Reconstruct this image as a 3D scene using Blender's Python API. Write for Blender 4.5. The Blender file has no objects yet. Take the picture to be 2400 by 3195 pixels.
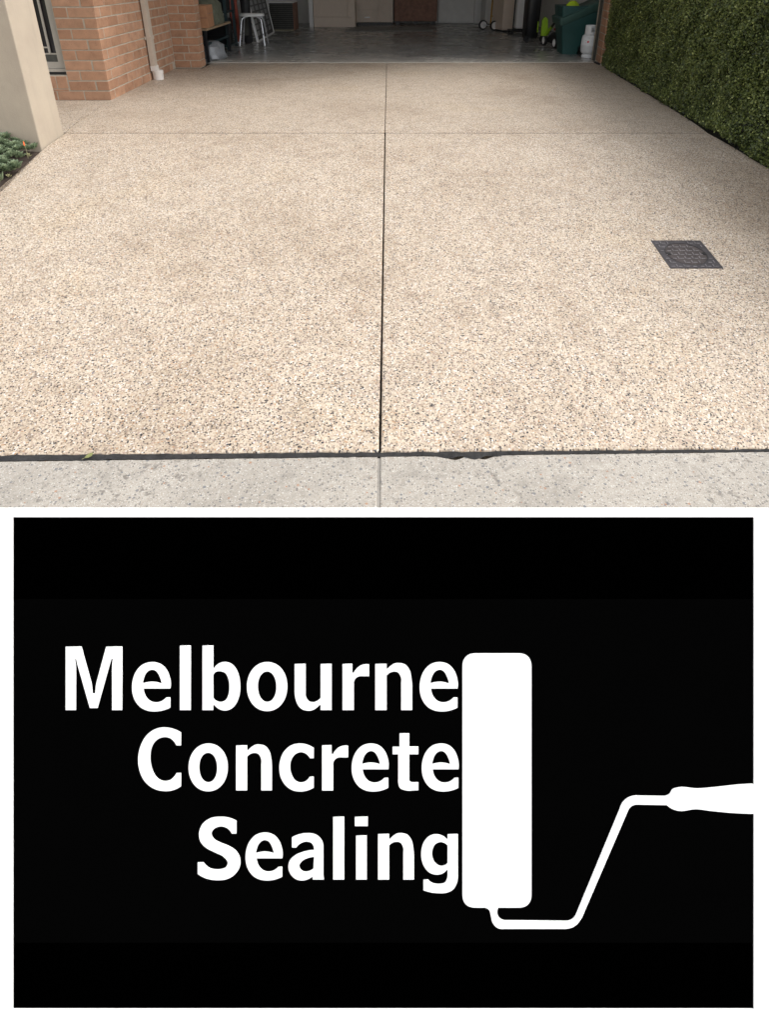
import bpy, bmesh, math, random
import numpy as np
from mathutils import Vector, Matrix
R = math.radians
random.seed(7); rng = np.random.default_rng(7)
scene = bpy.context.scene
C = scene.collection

# ------------------------------------------------------------------ camera
PITCH = R(25.46); HC = 1.02; F = 1880.0            # camera stands 1.02 m above the garage level
cam_d = bpy.data.cameras.new('camera'); cam = bpy.data.objects.new('camera', cam_d); C.objects.link(cam)
cam.location = (0, 0, HC); cam.rotation_euler = (math.pi/2 - PITCH, 0, 0)
cam_d.sensor_fit = 'HORIZONTAL'; cam_d.sensor_width = 36; cam_d.lens = 36*F/2400
cam_d.shift_y = -(1597.5-815)/2400; cam_d.clip_start = 0.05; cam_d.clip_end = 1500
scene.camera = cam
# ------------------------------------------------------------------ sky and sun (overcast)
SUN_EL, SUN_AZ = 52, 95        # azimuth measured from +Y towards +X
w = bpy.data.worlds.new('World'); scene.world = w; w.use_nodes = True
nt = w.node_tree; nt.nodes.clear()
sky = nt.nodes.new('ShaderNodeTexSky'); sky.sky_type = 'NISHITA'; sky.sun_disc = False
sky.sun_elevation = R(SUN_EL); sky.sun_rotation = R(SUN_AZ); sky.air_density = 1.0; sky.dust_density = 3.0
hs = nt.nodes.new('ShaderNodeHueSaturation'); hs.inputs['Saturation'].default_value = 0.15
bg = nt.nodes.new('ShaderNodeBackground'); bg.inputs['Strength'].default_value = 0.15
wo = nt.nodes.new('ShaderNodeOutputWorld')
nt.links.new(sky.outputs[0], hs.inputs['Color']); nt.links.new(hs.outputs[0], bg.inputs[0]); nt.links.new(bg.outputs[0], wo.inputs[0])
sl = bpy.data.lights.new('sun', 'SUN'); sl.energy = 0.7; sl.angle = R(38); sl.color = (1, .965, .92)
sun = bpy.data.objects.new('sun', sl); C.objects.link(sun)
sd = Vector((math.sin(R(SUN_AZ))*math.cos(R(SUN_EL)), math.cos(R(SUN_AZ))*math.cos(R(SUN_EL)), math.sin(R(SUN_EL))))
sun.rotation_euler = (-sd).to_track_quat('-Z', 'Y').to_euler()
scene.view_settings.view_transform = 'Standard'; scene.view_settings.look = 'None'
scene.view_settings.exposure = 1.16; scene.view_settings.gamma = 1; scene.view_settings.use_curve_mapping = False
scene.render.engine = 'CYCLES'; scene.cycles.max_bounces = 10; scene.cycles.diffuse_bounces = 8; scene.render.filter_size = 1.1

# ------------------------------------------------------------------ small helpers
SP, CP = math.sin(PITCH), math.cos(PITCH)
def tt(y): return (y-815+F*SP/CP)*CP/(F*CP-(y-815)*SP)
def at(x, y, d):            # where a sight line meets the upright plane at distance d
    den = F*CP-(y-815)*SP
    return Vector((d*(x-1200)/den, d, HC-d*tt(y)))
def gp(x, y, z=0.0):        # where a sight line meets the level z
    return at(x, y, (HC-z)/tt(y))

def tag(o, label=None, cat=None, group=None, kind=None):
    if label: o['label'] = label
    if cat: o['category'] = cat
    if group: o['group'] = group
    if kind: o['kind'] = kind
    return o
def link(name, me, mat=None, parent=None):
    o = bpy.data.objects.new(name, me); C.objects.link(o)
    if mat and len(me.materials) == 0: me.materials.append(mat)
    if parent: o.parent = parent
    return o
def empty(name, loc=(0,0,0), rz=0):
    o = bpy.data.objects.new(name, None); C.objects.link(o); o.location = loc; o.rotation_euler = (0,0,rz); o.empty_display_size=.1
    return o

class MB:
    def __init__(s): s.bm = bmesh.new()
    def box(s, x0, x1, y0, y1, z0, z1, M=None, bev=0, seg=1):
        g = bmesh.ops.create_cube(s.bm, size=1)
        vs = g['verts']
        for v in vs: v.co = Vector(((x0+x1)/2+v.co.x*(x1-x0), (y0+y1)/2+v.co.y*(y1-y0), (z0+z1)/2+v.co.z*(z1-z0)))
        if bev:
            es = list({e for v in vs for e in v.link_edges})
            r = bmesh.ops.bevel(s.bm, geom=es, offset=bev, segments=seg, affect='EDGES', profile=.5)
            vs = list({v for f in r['faces'] for v in f.verts} | {v for v in vs if v.is_valid})
        if M:
            for v in vs: v.co = M @ v.co
        return s
    def tube(s, pts, r, n=10, cap=True):
        pts = [Vector(p) for p in pts]; rs = r if isinstance(r, (list,tuple)) else [r]*len(pts)
        rings = []; up = None
        for i, p in enumerate(pts):
            a = pts[max(i-1,0)]; b = pts[min(i+1,len(pts)-1)]; t = (b-a).normalized()
            if up is None: up = Vector((0,0,1)) if abs(t.z) < .9 else Vector((1,0,0))
            u = t.cross(up).normalized(); v = u.cross(t).normalized(); up = v
            rings.append([s.bm.verts.new(p+(u*math.cos(2*math.pi*k/n)+v*math.sin(2*math.pi*k/n))*rs[i]) for k in range(n)])
        for A, B in zip(rings, rings[1:]):
            for k in range(n): s.bm.faces.new((A[k], A[(k+1)%n], B[(k+1)%n], B[k]))
        if cap:
            s.bm.faces.new(rings[0][::-1]); s.bm.faces.new(rings[-1])
        return s
    def lathe(s, prof, n=32, M=None, cap=True):      # prof: (r, z) pairs
        rings = []
        for r, z in prof:
            rings.append([s.bm.verts.new((M or Matrix()) @ Vector((max(r,1e-4)*math.cos(2*math.pi*k/n), max(r,1e-4)*math.sin(2*math.pi*k/n), z))) for k in range(n)])
        for A, B in zip(rings, rings[1:]):
            for k in range(n): s.bm.faces.new((A[k], A[(k+1)%n], B[(k+1)%n], B[k]))
        if cap:
            s.bm.faces.new(rings[0][::-1]); s.bm.faces.new(rings[-1])
        return s
    def prism(s, poly, z0, z1, M=None):
        M = M or Matrix()
        a = [s.bm.verts.new(M @ Vector((x,y,z0 if not callable(z0) else z0(x,y)))) for x,y in poly]
        b = [s.bm.verts.new(M @ Vector((x,y,z1 if not callable(z1) else z1(x,y)))) for x,y in poly]
        s.bm.faces.new(a[::-1]); s.bm.faces.new(b); n=len(poly)
        for i in range(n): s.bm.faces.new((a[i], a[(i+1)%n], b[(i+1)%n], b[i]))
        return s
    def loft(s, rings, cap=True):
        rr = [[s.bm.verts.new(p) for p in ring] for ring in rings]; n=len(rr[0])
        for A,B in zip(rr, rr[1:]):
            for k in range(n): s.bm.faces.new((A[k], A[(k+1)%n], B[(k+1)%n], B[k]))
        if cap: s.bm.faces.new(rr[0][::-1]); s.bm.faces.new(rr[-1])
        return s
    def mesh(s, name, smooth=False):
        bmesh.ops.recalc_face_normals(s.bm, faces=s.bm.faces)
        me = bpy.data.meshes.new(name); s.bm.to_mesh(me); s.bm.free()
        if smooth:
            me.polygons.foreach_set('use_smooth', [True]*len(me.polygons))
            try: me.set_sharp_from_angle(angle=R(38))
            except Exception: pass
        return me
    def build(s, name, mat, parent=None, smooth=False):
        return link(name, s.mesh(name, smooth), mat, parent)

# ------------------------------------------------------------------ materials
class N:
    def __init__(s, name):
        s.m = bpy.data.materials.new(name); s.m.use_nodes = True; s.t = s.m.node_tree; s.b = s.t.nodes['Principled BSDF']
    def n(s, typ, **k):
        nd = s.t.nodes.new(typ)
        for a, v in k.items():
            if a.startswith('i_'): 
                key = a[2:]; key = int(key) if key.isdigit() else key.replace('_',' ')
                nd.inputs[key].default_value = v
            else: setattr(nd, a, v)
        return nd
    def l(s, a, b): s.t.links.new(a, b)
    def pos(s): return s.n('ShaderNodeNewGeometry').outputs['Position']
    def obj(s): return s.n('ShaderNodeTexCoord').outputs['Object']
    def noise(s, vec, scale, detail=3, rough=.5):
        x = s.n('ShaderNodeTexNoise', i_Scale=scale, i_Detail=detail, i_Roughness=rough); s.l(vec, x.inputs['Vector']); return x
    def ramp(s, fac, stops, interp='LINEAR'):
        r = s.n('ShaderNodeValToRGB'); cr = r.color_ramp; cr.interpolation = interp
        while len(cr.elements) < len(stops): cr.elements.new(.5)
        for e, (p, c) in zip(cr.elements, stops):
            e.position = p; e.color = (c, c, c, 1) if not isinstance(c, (tuple, list)) else (*c, 1)
        s.l(fac, r.inputs[0]); return r.outputs[0]
    def mix(s, fac, a, b, mode='MIX'):
        m = s.n('ShaderNodeMix', data_type='RGBA', blend_type=mode)
        for sock, v in ((m.inputs[0], fac), (m.inputs[6], a), (m.inputs[7], b)):
            if isinstance(v, (int, float)): sock.default_value = v
            elif isinstance(v, tuple): sock.default_value = (*v, 1)
            else: s.l(v, sock)
        return m.outputs[2]
    def math(s, op, a, b=None, clamp=False):
        m = s.n('ShaderNodeMath', operation=op, use_clamp=clamp)
        for i, v in enumerate((a, b)):
            if v is None: continue
            if isinstance(v, (int,float)): m.inputs[i].default_value = v
            else: s.l(v, m.inputs[i])
        return m.outputs[0]
    def bump(s, h, strength=.3, dist=.002):
        b = s.n('ShaderNodeBump', i_Strength=strength, i_Distance=dist); s.l(h, b.inputs['Height']); s.l(b.outputs[0], s.b.inputs['Normal'])
    def color(s, c):
        if isinstance(c, tuple): s.b.inputs['Base Color'].default_value = (*c,1)
        else: s.l(c, s.b.inputs['Base Color'])

def plain(name, col, rough=.5, metal=0, var=.12, scale=8, bump=.0, spec=.5, bscale=60):
    k = N(name); k.b.inputs['Roughness'].default_value = rough; k.b.inputs['Metallic'].default_value = metal
    k.b.inputs['Specular IOR Level'].default_value = spec
    p = k.pos(); nz = k.noise(p, scale, 5, .6)
    lo = tuple(c*(1-var) for c in col); hi = tuple(min(1, c*(1+var)) for c in col)
    k.color(k.ramp(nz.outputs[0], [(.3, lo), (.7, hi)]))
    if rough < .9:
        rr = k.ramp(nz.outputs[0], [(.3, min(1, rough*1.15)), (.7, rough*.85)]); k.l(rr, k.b.inputs['Roughness'])
    if bump: k.bump(k.noise(p, bscale, 4, .6).outputs[0], bump, .002)
    return k.m

def aggregate():
    k = N('exposed_aggregate'); p = k.pos()
    wn = k.noise(p, 90, 2); 
    wv = k.n('ShaderNodeVectorMath', operation='SCALE'); k.l(wn.outputs['Color'], wv.inputs[0]); wv.inputs['Scale'].default_value = .005
    wa = k.n('ShaderNodeVectorMath', operation='ADD'); k.l(p, wa.inputs[0]); k.l(wv.outputs[0], wa.inputs[1]); q = wa.outputs[0]
    v1 = k.n('ShaderNodeTexVoronoi', voronoi_dimensions='2D', feature='F1', i_Scale=180.0); k.l(q, v1.inputs['Vector'])
    sep = k.n('ShaderNodeSeparateColor'); k.l(v1.outputs['Color'], sep.inputs[0])
    cream=(0.476,0.394,0.305); pale=(0.571,0.494,0.400); tan=(0.333,0.260,0.196); grey=(0.263,0.227,0.196); white=(0.699,0.670,0.636); brown=(0.171,0.127,0.094); orange=(0.412,0.247,0.138); pink=(0.398,0.303,0.257); dark=(0.039,0.038,0.044)
    col = k.ramp(sep.outputs[0], [(0,cream),(.17,pale),(.37,tan),(.50,cream),(.58,grey),(.68,pink),(.75,brown),(.80,pale),(.885,white),(.93,orange),(.955,dark)], 'CONSTANT')
    rim = k.ramp(v1.outputs['Distance'], [(.40, 0.0), (.60, 1.0)])
    col = k.mix(k.math('MULTIPLY', rim, .7), col, (.475,.394,.302))
    # scattered dark pebbles, larger
    v2 = k.n('ShaderNodeTexVoronoi', voronoi_dimensions='2D', feature='F1', i_Scale=118.0); k.l(q, v2.inputs['Vector'])
    s2 = k.n('ShaderNodeSeparateColor'); k.l(v2.outputs['Color'], s2.inputs[0])
    cl = k.noise(p, 2.2, 3)            # they cluster
    thr = k.ramp(cl.outputs[0], [(.3, .07), (.7, .185)])
    sel = k.math('LESS_THAN', s2.outputs[0], thr)
    shp = k.math('LESS_THAN', v2.outputs['Distance'], k.ramp(s2.outputs[1], [(0,.22),(1,.46)]))
    dk = k.ramp(s2.outputs[2], [(0,(.03,.03,.036)),(.5,(.07,.062,.058)),(.72,(.15,.12,.095)),(.9,(.2,.195,.205))], 'CONSTANT')
    col = k.mix(k.math('MULTIPLY', sel, shp), col, dk)
    # wear, tint and stains
    big = k.noise(p, 1.1, 4, .55); med = k.noise(p, 7, 5, .65)
    col = k.mix(1.0, col, k.ramp(big.outputs[0], [(.30,(.83,.80,.77)),(.46,(.97,.96,.95)),(.56,(1,1,1)),(.72,(1.0,.97,.91))]), 'MULTIPLY')
    col = k.mix(1.0, col, k.ramp(med.outputs[0], [(.3,(.84,.82,.80)),(.55,(1,1,1)),(.75,(1.0,.99,.97))]), 'MULTIPLY')
    st = k.noise(p, .75, 6, .72); col = k.mix(k.ramp(st.outputs[0], [(.56,0.0),(.68,.14),(.8,.22)]), col, (.27,.21,.16))     # old tyre and leaf stains
    k.color(col)
    k.b.inputs['Roughness'].default_value = .55; k.b.inputs['Specular IOR Level'].default_value = .35
    k.bump(k.ramp(v1.outputs['Distance'], [(0,1.0),(.65,0.0)]), .35, .002)
    return k.m

def concrete(name, base, speck=True, rough=.8, stain=.25, spec=.4):
    k = N(name); p = k.pos()
    n1 = k.noise(p, 1.6, 5, .6); n2 = k.noise(p, 60, 3, .7)
    d = tuple(c*(1-stain) for c in base)
    col = k.ramp(n1.outputs[0], [(.3, d), (.6, base)])
    col = k.mix(1.0, col, k.ramp(n2.outputs[0], [(.3,(.86,.86,.86)),(.65,(1.05,1.05,1.05))]), 'MULTIPLY')
    if speck:
        for sc, seed, thr, c, r in ((260,5,.40,(.25,.225,.195),.45), (170,0,.26,(.30,.25,.20),.45), (250,6,.16,(.58,.56,.52),.45), (120,1,.20,(.09,.085,.085),.42), (80,3,.07,(.10,.11,.13),.42), (150,2,.07,(.64,.62,.58),.34), (85,7,.012,(.34,.16,.08),.4)):
            v = k.n('ShaderNodeTexVoronoi', voronoi_dimensions='2D', feature='F1', i_Scale=float(sc))
            mp = k.n('ShaderNodeMapping'); mp.inputs['Location'].default_value = (seed*3.7, seed*1.3, 0); k.l(p, mp.inputs[0]); k.l(mp.outputs[0], v.inputs['Vector'])
            sp = k.n('ShaderNodeSeparateColor'); k.l(v.outputs['Color'], sp.inputs[0])
            sel = k.math('MULTIPLY', k.math('LESS_THAN', sp.outputs[0], thr), k.math('LESS_THAN', v.outputs['Distance'], k.ramp(sp.outputs[1], [(0, r*.4),(1, r)])))
            col = k.mix(k.math('MULTIPLY', sel, .68), col, c)
    blot = k.noise(p, 9, 4, .7)
    col = k.mix(k.ramp(blot.outputs[0], [(.52,0.0),(.76,.50)]), col, tuple(c*.4 for c in base))
    sc2 = k.noise(p, 28, 4, .75); gate = k.noise(p, 3.1, 3, .6)
    col = k.mix(k.math('MULTIPLY', k.ramp(sc2.outputs[0], [(.54,0.0),(.62,.75)]), k.ramp(gate.outputs[0], [(.48,0.0),(.62,1.0)])), col, (.13,.115,.10))     # black lichen and grime
    k.color(col); k.b.inputs['Roughness'].default_value = rough; k.b.inputs['Specular IOR Level'].default_value = spec
    k.bump(n2.outputs[0], .35, .002)
    return k.m

def brick_mat():
    k = N('brick_clay'); p = k.pos()
    oi = k.n('ShaderNodeObjectInfo'); r = oi.outputs['Random']
    col = k.ramp(r, [(0,(0.331,0.177,0.105)),(.35,(0.393,0.217,0.130)),(.7,(0.422,0.239,0.149)),(1,(0.353,0.199,0.121))])
    n1 = k.noise(p, 12, 4, .6)
    col = k.mix(1.0, col, k.ramp(n1.outputs[0], [(.28,(.76,.74,.73)),(.5,(.98,.98,.98)),(.72,(1.12,1.12,1.12))]), 'MULTIPLY')
    pit = k.noise(p, 150, 2, .55); cl = k.noise(p, 9, 3, .6)
    sel = k.math('GREATER_THAN', k.math('ADD', pit.outputs[0], k.math('MULTIPLY', cl.outputs[0], .18)), .765)
    col = k.mix(k.math('MULTIPLY', sel, .8), col, (.10,.05,.03)); k.color(col)
    k.b.inputs['Roughness'].default_value = .85; k.bump(k.noise(p, 180, 3, .7).outputs[0], .4, .0015)
    return k.m

def leafmat(name, stops, rough=.5, trans=.15):
    k = N(name); a = k.n('ShaderNodeAttribute', attribute_name='tone')
    p = k.pos(); patch = k.noise(p, 3.5, 3)
    f = k.math('ADD', k.math('MULTIPLY', a.outputs['Fac'], .75), k.math('MULTIPLY', patch.outputs[0], .25))
    k.color(k.ramp(f, stops)); k.b.inputs['Roughness'].default_value = rough; k.b.inputs['Specular IOR Level'].default_value = .4
    tr = k.n('ShaderNodeBsdfTranslucent'); k.l(k.ramp(f, stops), tr.inputs[0])
    ms = k.n('ShaderNodeMixShader'); ms.inputs[0].default_value = trans
    out = k.t.nodes['Material Output']; k.l(k.b.outputs[0], ms.inputs[1]); k.l(tr.outputs[0], ms.inputs[2]); k.l(ms.outputs[0], out.inputs[0])
    return k.m

M = {}
M['agg'] = aggregate()
M['path'] = concrete('footpath_concrete', (.40,.368,.322), True, .85, .22)
M['gfloor'] = None
M['brick'] = brick_mat()
M['mortar'] = plain('mortar', (.41,.365,.295), .95, var=.12, scale=30, bump=.4, bscale=200)
M['foam'] = plain('joint_foam', (.022,.021,.021), .95, var=.5, scale=40, bump=.8, bscale=120)
def render_mat():
    k = N('wall_render'); p = k.pos(); n1 = k.noise(p, 2.2, 5, .6); n2 = k.noise(p, 14, 5, .7)
    col = k.ramp(n1.outputs[0], [(.3,(.36,.30,.235)),(.6,(.42,.355,.275)),(.8,(.44,.365,.275))])
    col = k.mix(k.ramp(n2.outputs[0], [(.60,0.0),(.80,.30)]), col, (.30,.27,.23))      # rubbed marks
    k.color(col); k.b.inputs['Roughness'].default_value = .92; 
    mp = k.n('ShaderNodeMapping'); mp.inputs['Scale'].default_value = (9, 9, .8); k.l(p, mp.inputs[0]); dr = k.noise(mp.outputs[0], 1.6, 5, .65)
    col = k.mix(k.ramp(dr.outputs[0], [(.52,0.0),(.75,.28)]), col, (.24,.22,.18)); k.color(col)       # rain streaks
    hgt = k.math('ADD', k.noise(p, 22, 4, .6).outputs[0], k.math('MULTIPLY', k.noise(p, 240, 3, .7).outputs[0], .5)); k.bump(hgt, .5, .004); return k.m
M['render'] = render_mat()
M['cream'] = plain('pipe_paint', (.47,.40,.33), .45, var=.05, scale=6)
M['pvc'] = plain('white_pvc', (.66,.62,.58), .4, var=.05, scale=10)
M['alu'] = plain('powder_coat', (.40,.37,.32), .45, var=.04)
M['dark'] = plain('dark_rubber', (.018,.018,.02), .6, var=.25)
M['black'] = plain('black_plastic', (.012,.012,.014), .4, var=.2)
M['iron'] = plain('cast_iron', (.075,.068,.072), .38, metal=.55, var=.35, scale=25, bump=.4, bscale=300)
M['irond'] = plain('cast_iron_lid', (.075,.062,.06), .42, metal=.5, var=.35, scale=30, bump=.4, bscale=300)
M['worn'] = plain('worn_iron', (.20,.185,.19), .45, metal=.3, var=.35, scale=60)
M['glass'] = plain('dark_glass', (.03,.027,.03), .08, var=.1)
M['soil'] = plain('garden_soil', (.045,.03,.022), .95, var=.5, scale=40, bump=1, bscale=90)
M['white'] = plain('white_laminate', (.82,.82,.82), .5, var=.04)
M['whitewall'] = plain('painted_wall', (.80,.80,.79), .7, var=.04)
M['cabinet'] = plain('cream_laminate', (.74,.62,.52), .45, var=.04)
M['wood'] = plain('dark_wood', (.25,.115,.07), .5, var=.3, scale=14)
M['chip'] = plain('raw_timber', (.33,.24,.15), .7, var=.2, scale=20)
M['card'] = plain('cardboard', (.42,.21,.11), .85, var=.12, scale=15)
M['olive'] = plain('olive_canvas', (.13,.14,.10), .8, var=.25, scale=14)
M['teal'] = plain('teal_steel', (.015,.035,.04), .5, var=.2)
M['rust'] = plain('red_oxide', (.30,.055,.03), .6, var=.25)
M['bag'] = plain('translucent_plastic', (.24,.25,.265), .3, var=.25, scale=16, bump=.6, bscale=30)
M['metal'] = plain('brushed_aluminium', (.75,.77,.80), .35, metal=.7, var=.05)
M['bin'] = plain('green_bin_plastic', (.018,.075,.07), .5, var=.12, scale=5)
M['binlid'] = plain('green_bin_rim', (.05,.11,.095), .5, var=.1)
M['lime'] = plain('lime_plastic', (.30,.52,.02), .5, var=.1)
M['limebag'] = plain('lime_cloth', (.42,.60,.02), .7, var=.15, scale=20)
M['gas'] = plain('gas_bottle_paint', (.72,.74,.75), .4, var=.06, scale=12)
M['red'] = plain('red_print', (.55,.02,.03), .5)
M['greyprint'] = plain('grey_print', (.35,.36,.37), .6)
M['yellow'] = plain('yellow_paint', (.50,.28,.03), .5, var=.15)
M['mat'] = plain('grey_carpet', (.27,.265,.25), .95, var=.25, scale=50, bump=.8, bscale=300)
M['slat'] = plain('dark_slat', (.06,.06,.05), .6, var=.3, scale=20)
M['slatl'] = plain('slat_trim', (.32,.30,.20), .6, var=.1)
M['signblack'] = plain('black_vinyl', (.0009,.0009,.0009), .9, var=.05, spec=.0)
M['signwhite'] = plain('white_vinyl', (.90,.90,.90), .6, var=.01, spec=.2)
M['signedge'] = plain('white_sign_board', (.90,.90,.90), .6, var=.01, spec=.2)
M['ground'] = plain('lawn_ground', (.07,.085,.035), .95, var=.3, scale=30, bump=1, bscale=80)
M['asphalt'] = plain('asphalt', (.05,.05,.052), .9, var=.25, scale=80, bump=.8, bscale=200)
M['kerb'] = concrete('kerb_concrete', (.30,.28,.25), False, .9, .2)
M['unseen_roof'] = plain('roof_tile', (.16,.09,.07), .8, var=.2, scale=20)
M['fascia'] = plain('fascia_paint', (.50,.46,.40), .5, var=.04)
M['ceil'] = plain('plasterboard', (.82,.82,.80), .9, var=.03)
M['core'] = plain('hedge_twigs', (.018,.017,.010), .95, var=.5, scale=20, bump=1, bscale=50)
M['stem'] = plain('hedge_stem', (.055,.042,.03), .9, var=.3, scale=30)
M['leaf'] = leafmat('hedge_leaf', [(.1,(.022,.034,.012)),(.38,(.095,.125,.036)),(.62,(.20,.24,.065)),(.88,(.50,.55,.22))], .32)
M['succ'] = leafmat('succulent_leaf', [(.1,(.075,.10,.055)),(.5,(.16,.21,.12)),(.9,(.30,.34,.19))], .5, .05)
M['succ2'] = plain('succulent_dry', (.27,.26,.13), .6, var=.25, scale=60)
M['fallen'] = plain('fallen_leaf', (.19,.20,.075), .5, var=.2, scale=60)
M['petal'] = plain('orange_petal', (.85,.17,.05), .5, var=.1)
def gfloor():
    k = N('garage_floor_concrete'); p = k.pos()
    mp = k.n('ShaderNodeMapping'); mp.inputs['Scale'].default_value = (.9, 1.0, 1); k.l(p, mp.inputs[0])
    n = k.noise(mp.outputs[0], 1.4, 6, .65); n2 = k.noise(p, 30, 4, .6)
    col = k.ramp(n.outputs[0], [(.3,(.235,.235,.225)),(.55,(.29,.29,.278)),(.78,(.37,.36,.335))])
    col = k.mix(1.0, col, k.ramp(n2.outputs[0], [(.3,(.85,.85,.85)),(.7,(1.1,1.1,1.1))]), 'MULTIPLY')
    sx = k.n('ShaderNodeSeparateXYZ'); k.l(p, sx.inputs[0])
    pale_front = k.math('ADD', k.math('MULTIPLY', k.math('SUBTRACT', 8.85, sx.outputs[1]), 1.1), k.math('MULTIPLY', k.math('SUBTRACT', n.outputs[0], .5), 2.2))
    pale_front = k.math('MULTIPLY', pale_front, .75, True); pale_front = k.math('MINIMUM', pale_front, .75)
    col = k.mix(pale_front, col, (.56,.52,.46))       # floor turns paler towards the door opening, broken up by noise
    k.color(col); k.l(k.ramp(n.outputs[0], [(.3,.16),(.7,.34)]), k.b.inputs['Roughness']); k.bump(n2.outputs[0], .06, .001)
    return k.m
M['gfloor'] = gfloor()

# ------------------------------------------------------------------ the setting: ground, road, footpath, driveway
SL = .14; YB = 4.23                                     # the drive climbs 14 % up to the cross joint, then is level
YT = .42; YJ = 4.30
def zs(y):                       # eased over the change of grade
    if y <= YB-YT: return -SL*(YB-y)
    if y >= YB+YT: return 0.0
    return -SL*(YB+YT-y)**2/(4*YT)
mb = MB(); ys = [-400, -4.6, 1.3, YB, 9, 500]; zz = [-.60, -.50, -.47, -.045, -.045, -.045]
rows = [[mb.bm.verts.new((x, y, z)) for x in (-500, -3, 0, 3, 500)] for y, z in zip(ys, zz)]
for A, B in zip(rows, rows[1:]):
    for i in range(4): mb.bm.faces.new((A[i], A[i+1], B[i+1], B[i]))
tag(mb.build('ground', M['ground']), kind='structure')
tag(MB().box(-60, 60, -9.5, -2.35, -.60, -.49).build('road', M['asphalt']), kind='structure')
tag(MB().box(-60, 60, -2.35, -2.2, -.62, -.385, bev=.015, seg=2).build('kerb', M['kerb']), kind='structure')

def jag(pts, amp, step=.02):        # subdivide a polyline and roughen it
    out = []
    for (x0,y0),(x1,y1) in zip(pts, pts[1:]):
        n = max(1, int(math.hypot(x1-x0, y1-y0)/step))
        for i in range(n): out.append((x0+(x1-x0)*i/n + rng.normal(0,amp), y0+(y1-y0)*i/n + rng.normal(0,amp)))
    out.append(pts[-1]); return out
def slab(name, poly, zf, mat, parent, edge=.006, thick=.11):
    # poly counter-clockwise; rounded arris all round
    bm = bmesh.new(); n = len(poly); P = [Vector(q) for q in poly]
    inner = []
    for i in range(n):
        a, b, c = P[i-1], P[i], P[(i+1)%n]
        n1 = Vector((-(b-a).y, (b-a).x)).normalized(); n2 = Vector((-(c-b).y, (c-b).x)).normalized()
        m = (n1+n2); m = m.normalized() if m.length > 1e-6 else n1
        inner.append(b+m*edge/max(.5, m.dot(n1)))
    mid = [p.lerp(q, .3) for p, q in zip(P, inner)]
    lv = [[bm.verts.new((p.x,p.y,-thick)) for p in P], [bm.verts.new((p.x,p.y,-edge)) for p in P],
          [bm.verts.new((p.x,p.y,-edge*.3)) for p in mid], [bm.verts.new((p.x,p.y,0)) for p in inner]]
    for A, B in zip(lv, lv[1:]):
        for i in range(n): bm.faces.new((A[i], A[(i+1)%n], B[(i+1)%n], B[i]))
    f = bm.faces.new(lv[3]); bmesh.ops.triangulate(bm, faces=[f]); bm.faces.new(lv[0][::-1])
    for i in range(13):
        yy = YB-YT+2*YT*i/12
        bmesh.ops.bisect_plane(bm, geom=bm.verts[:]+bm.edges[:]+bm.faces[:], plane_co=(0,yy,0), plane_no=(0,1,0))
    for v in bm.verts: v.co.z += zf(v.co.x, v.co.y)
    me = bpy.data.meshes.new(name); bm.to_mesh(me); bm.free()
    return link(name, me, mat, parent)
zslab = lambda x, y: zs(y)
mb = MB(); mb.prism([(-2.24,1.5),(2.60,1.535),(2.36,YB-YT),(2.31,YB),(2.31,YB+YT),(-2.28,YB+YT),(-2.28,YB),(-2.28,YB-YT)], lambda x,y: zs(y)-.16, lambda x,y: zs(y)-.04)
mb.prism([(-2.28,YB+YT+.001),(2.35,YB+YT+.001),(2.66,7.95),(-2.3,7.95)], -.16, -.041)
drive = mb.build('driveway', M['foam']); tag(drive, kind='structure')
fe = lambda x: 1.505+.0115*x                              # the street end of the drive
cx = lambda y: -.015+.0065*(y-1.5)
g = .0035
slab('slab', jag([(-2.22, fe(-2.22)), (cx(1.5)-g, fe(0))], .0012)+[(cx(YJ)-g, YJ-.0045)]+[(-2.288, YJ-.0045), (-2.288,3.96), (-2.24,3.4)], zslab, M['agg'], drive)
slab('slab', jag([(cx(1.5)+g, fe(0)), (2.62, fe(2.62))], .0012)+[(2.41,3.65), (2.38,3.8), (2.32, YJ-.0045), (cx(YJ)+g, YJ-.0045)], zslab, M['agg'], drive)
g2 = .0025
slab('slab', [(-2.298, YJ+.0025), (cx(YJ)-g2, YJ+.0025), (cx(8)-g2, 7.985), (-2.18, 7.965), (-2.18,7.48),(-2.51,7.48),(-2.46, 5.503)], zslab, M['agg'], drive, edge=.003)
slab('slab', [(cx(YJ)+g2, YJ+.0025), (2.32, YJ+.0025), (2.422,5.25), (2.69, 7.9), (2.70, 8.06), (cx(8)+g2, 7.985)], zslab, M['agg'], drive, edge=.003)
porch = MB().box(-6, -2.33, 4.32, 5.52, -.16, -.045).build('porch_path', M['foam']); tag(porch, kind='structure')
slab('slab', [(-6, 4.31), (-2.312, 4.31), (-2.4635, 5.49), (-6, 5.49)], lambda x,y: zs(y)-.002, M['agg'], porch, edge=.003)

MB().box(-2.27, 2.31, YJ-.004, YJ+.002, zs(YJ)-.02, zs(YJ)-.0016).build('joint_sealant', M['foam'], drive)
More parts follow.
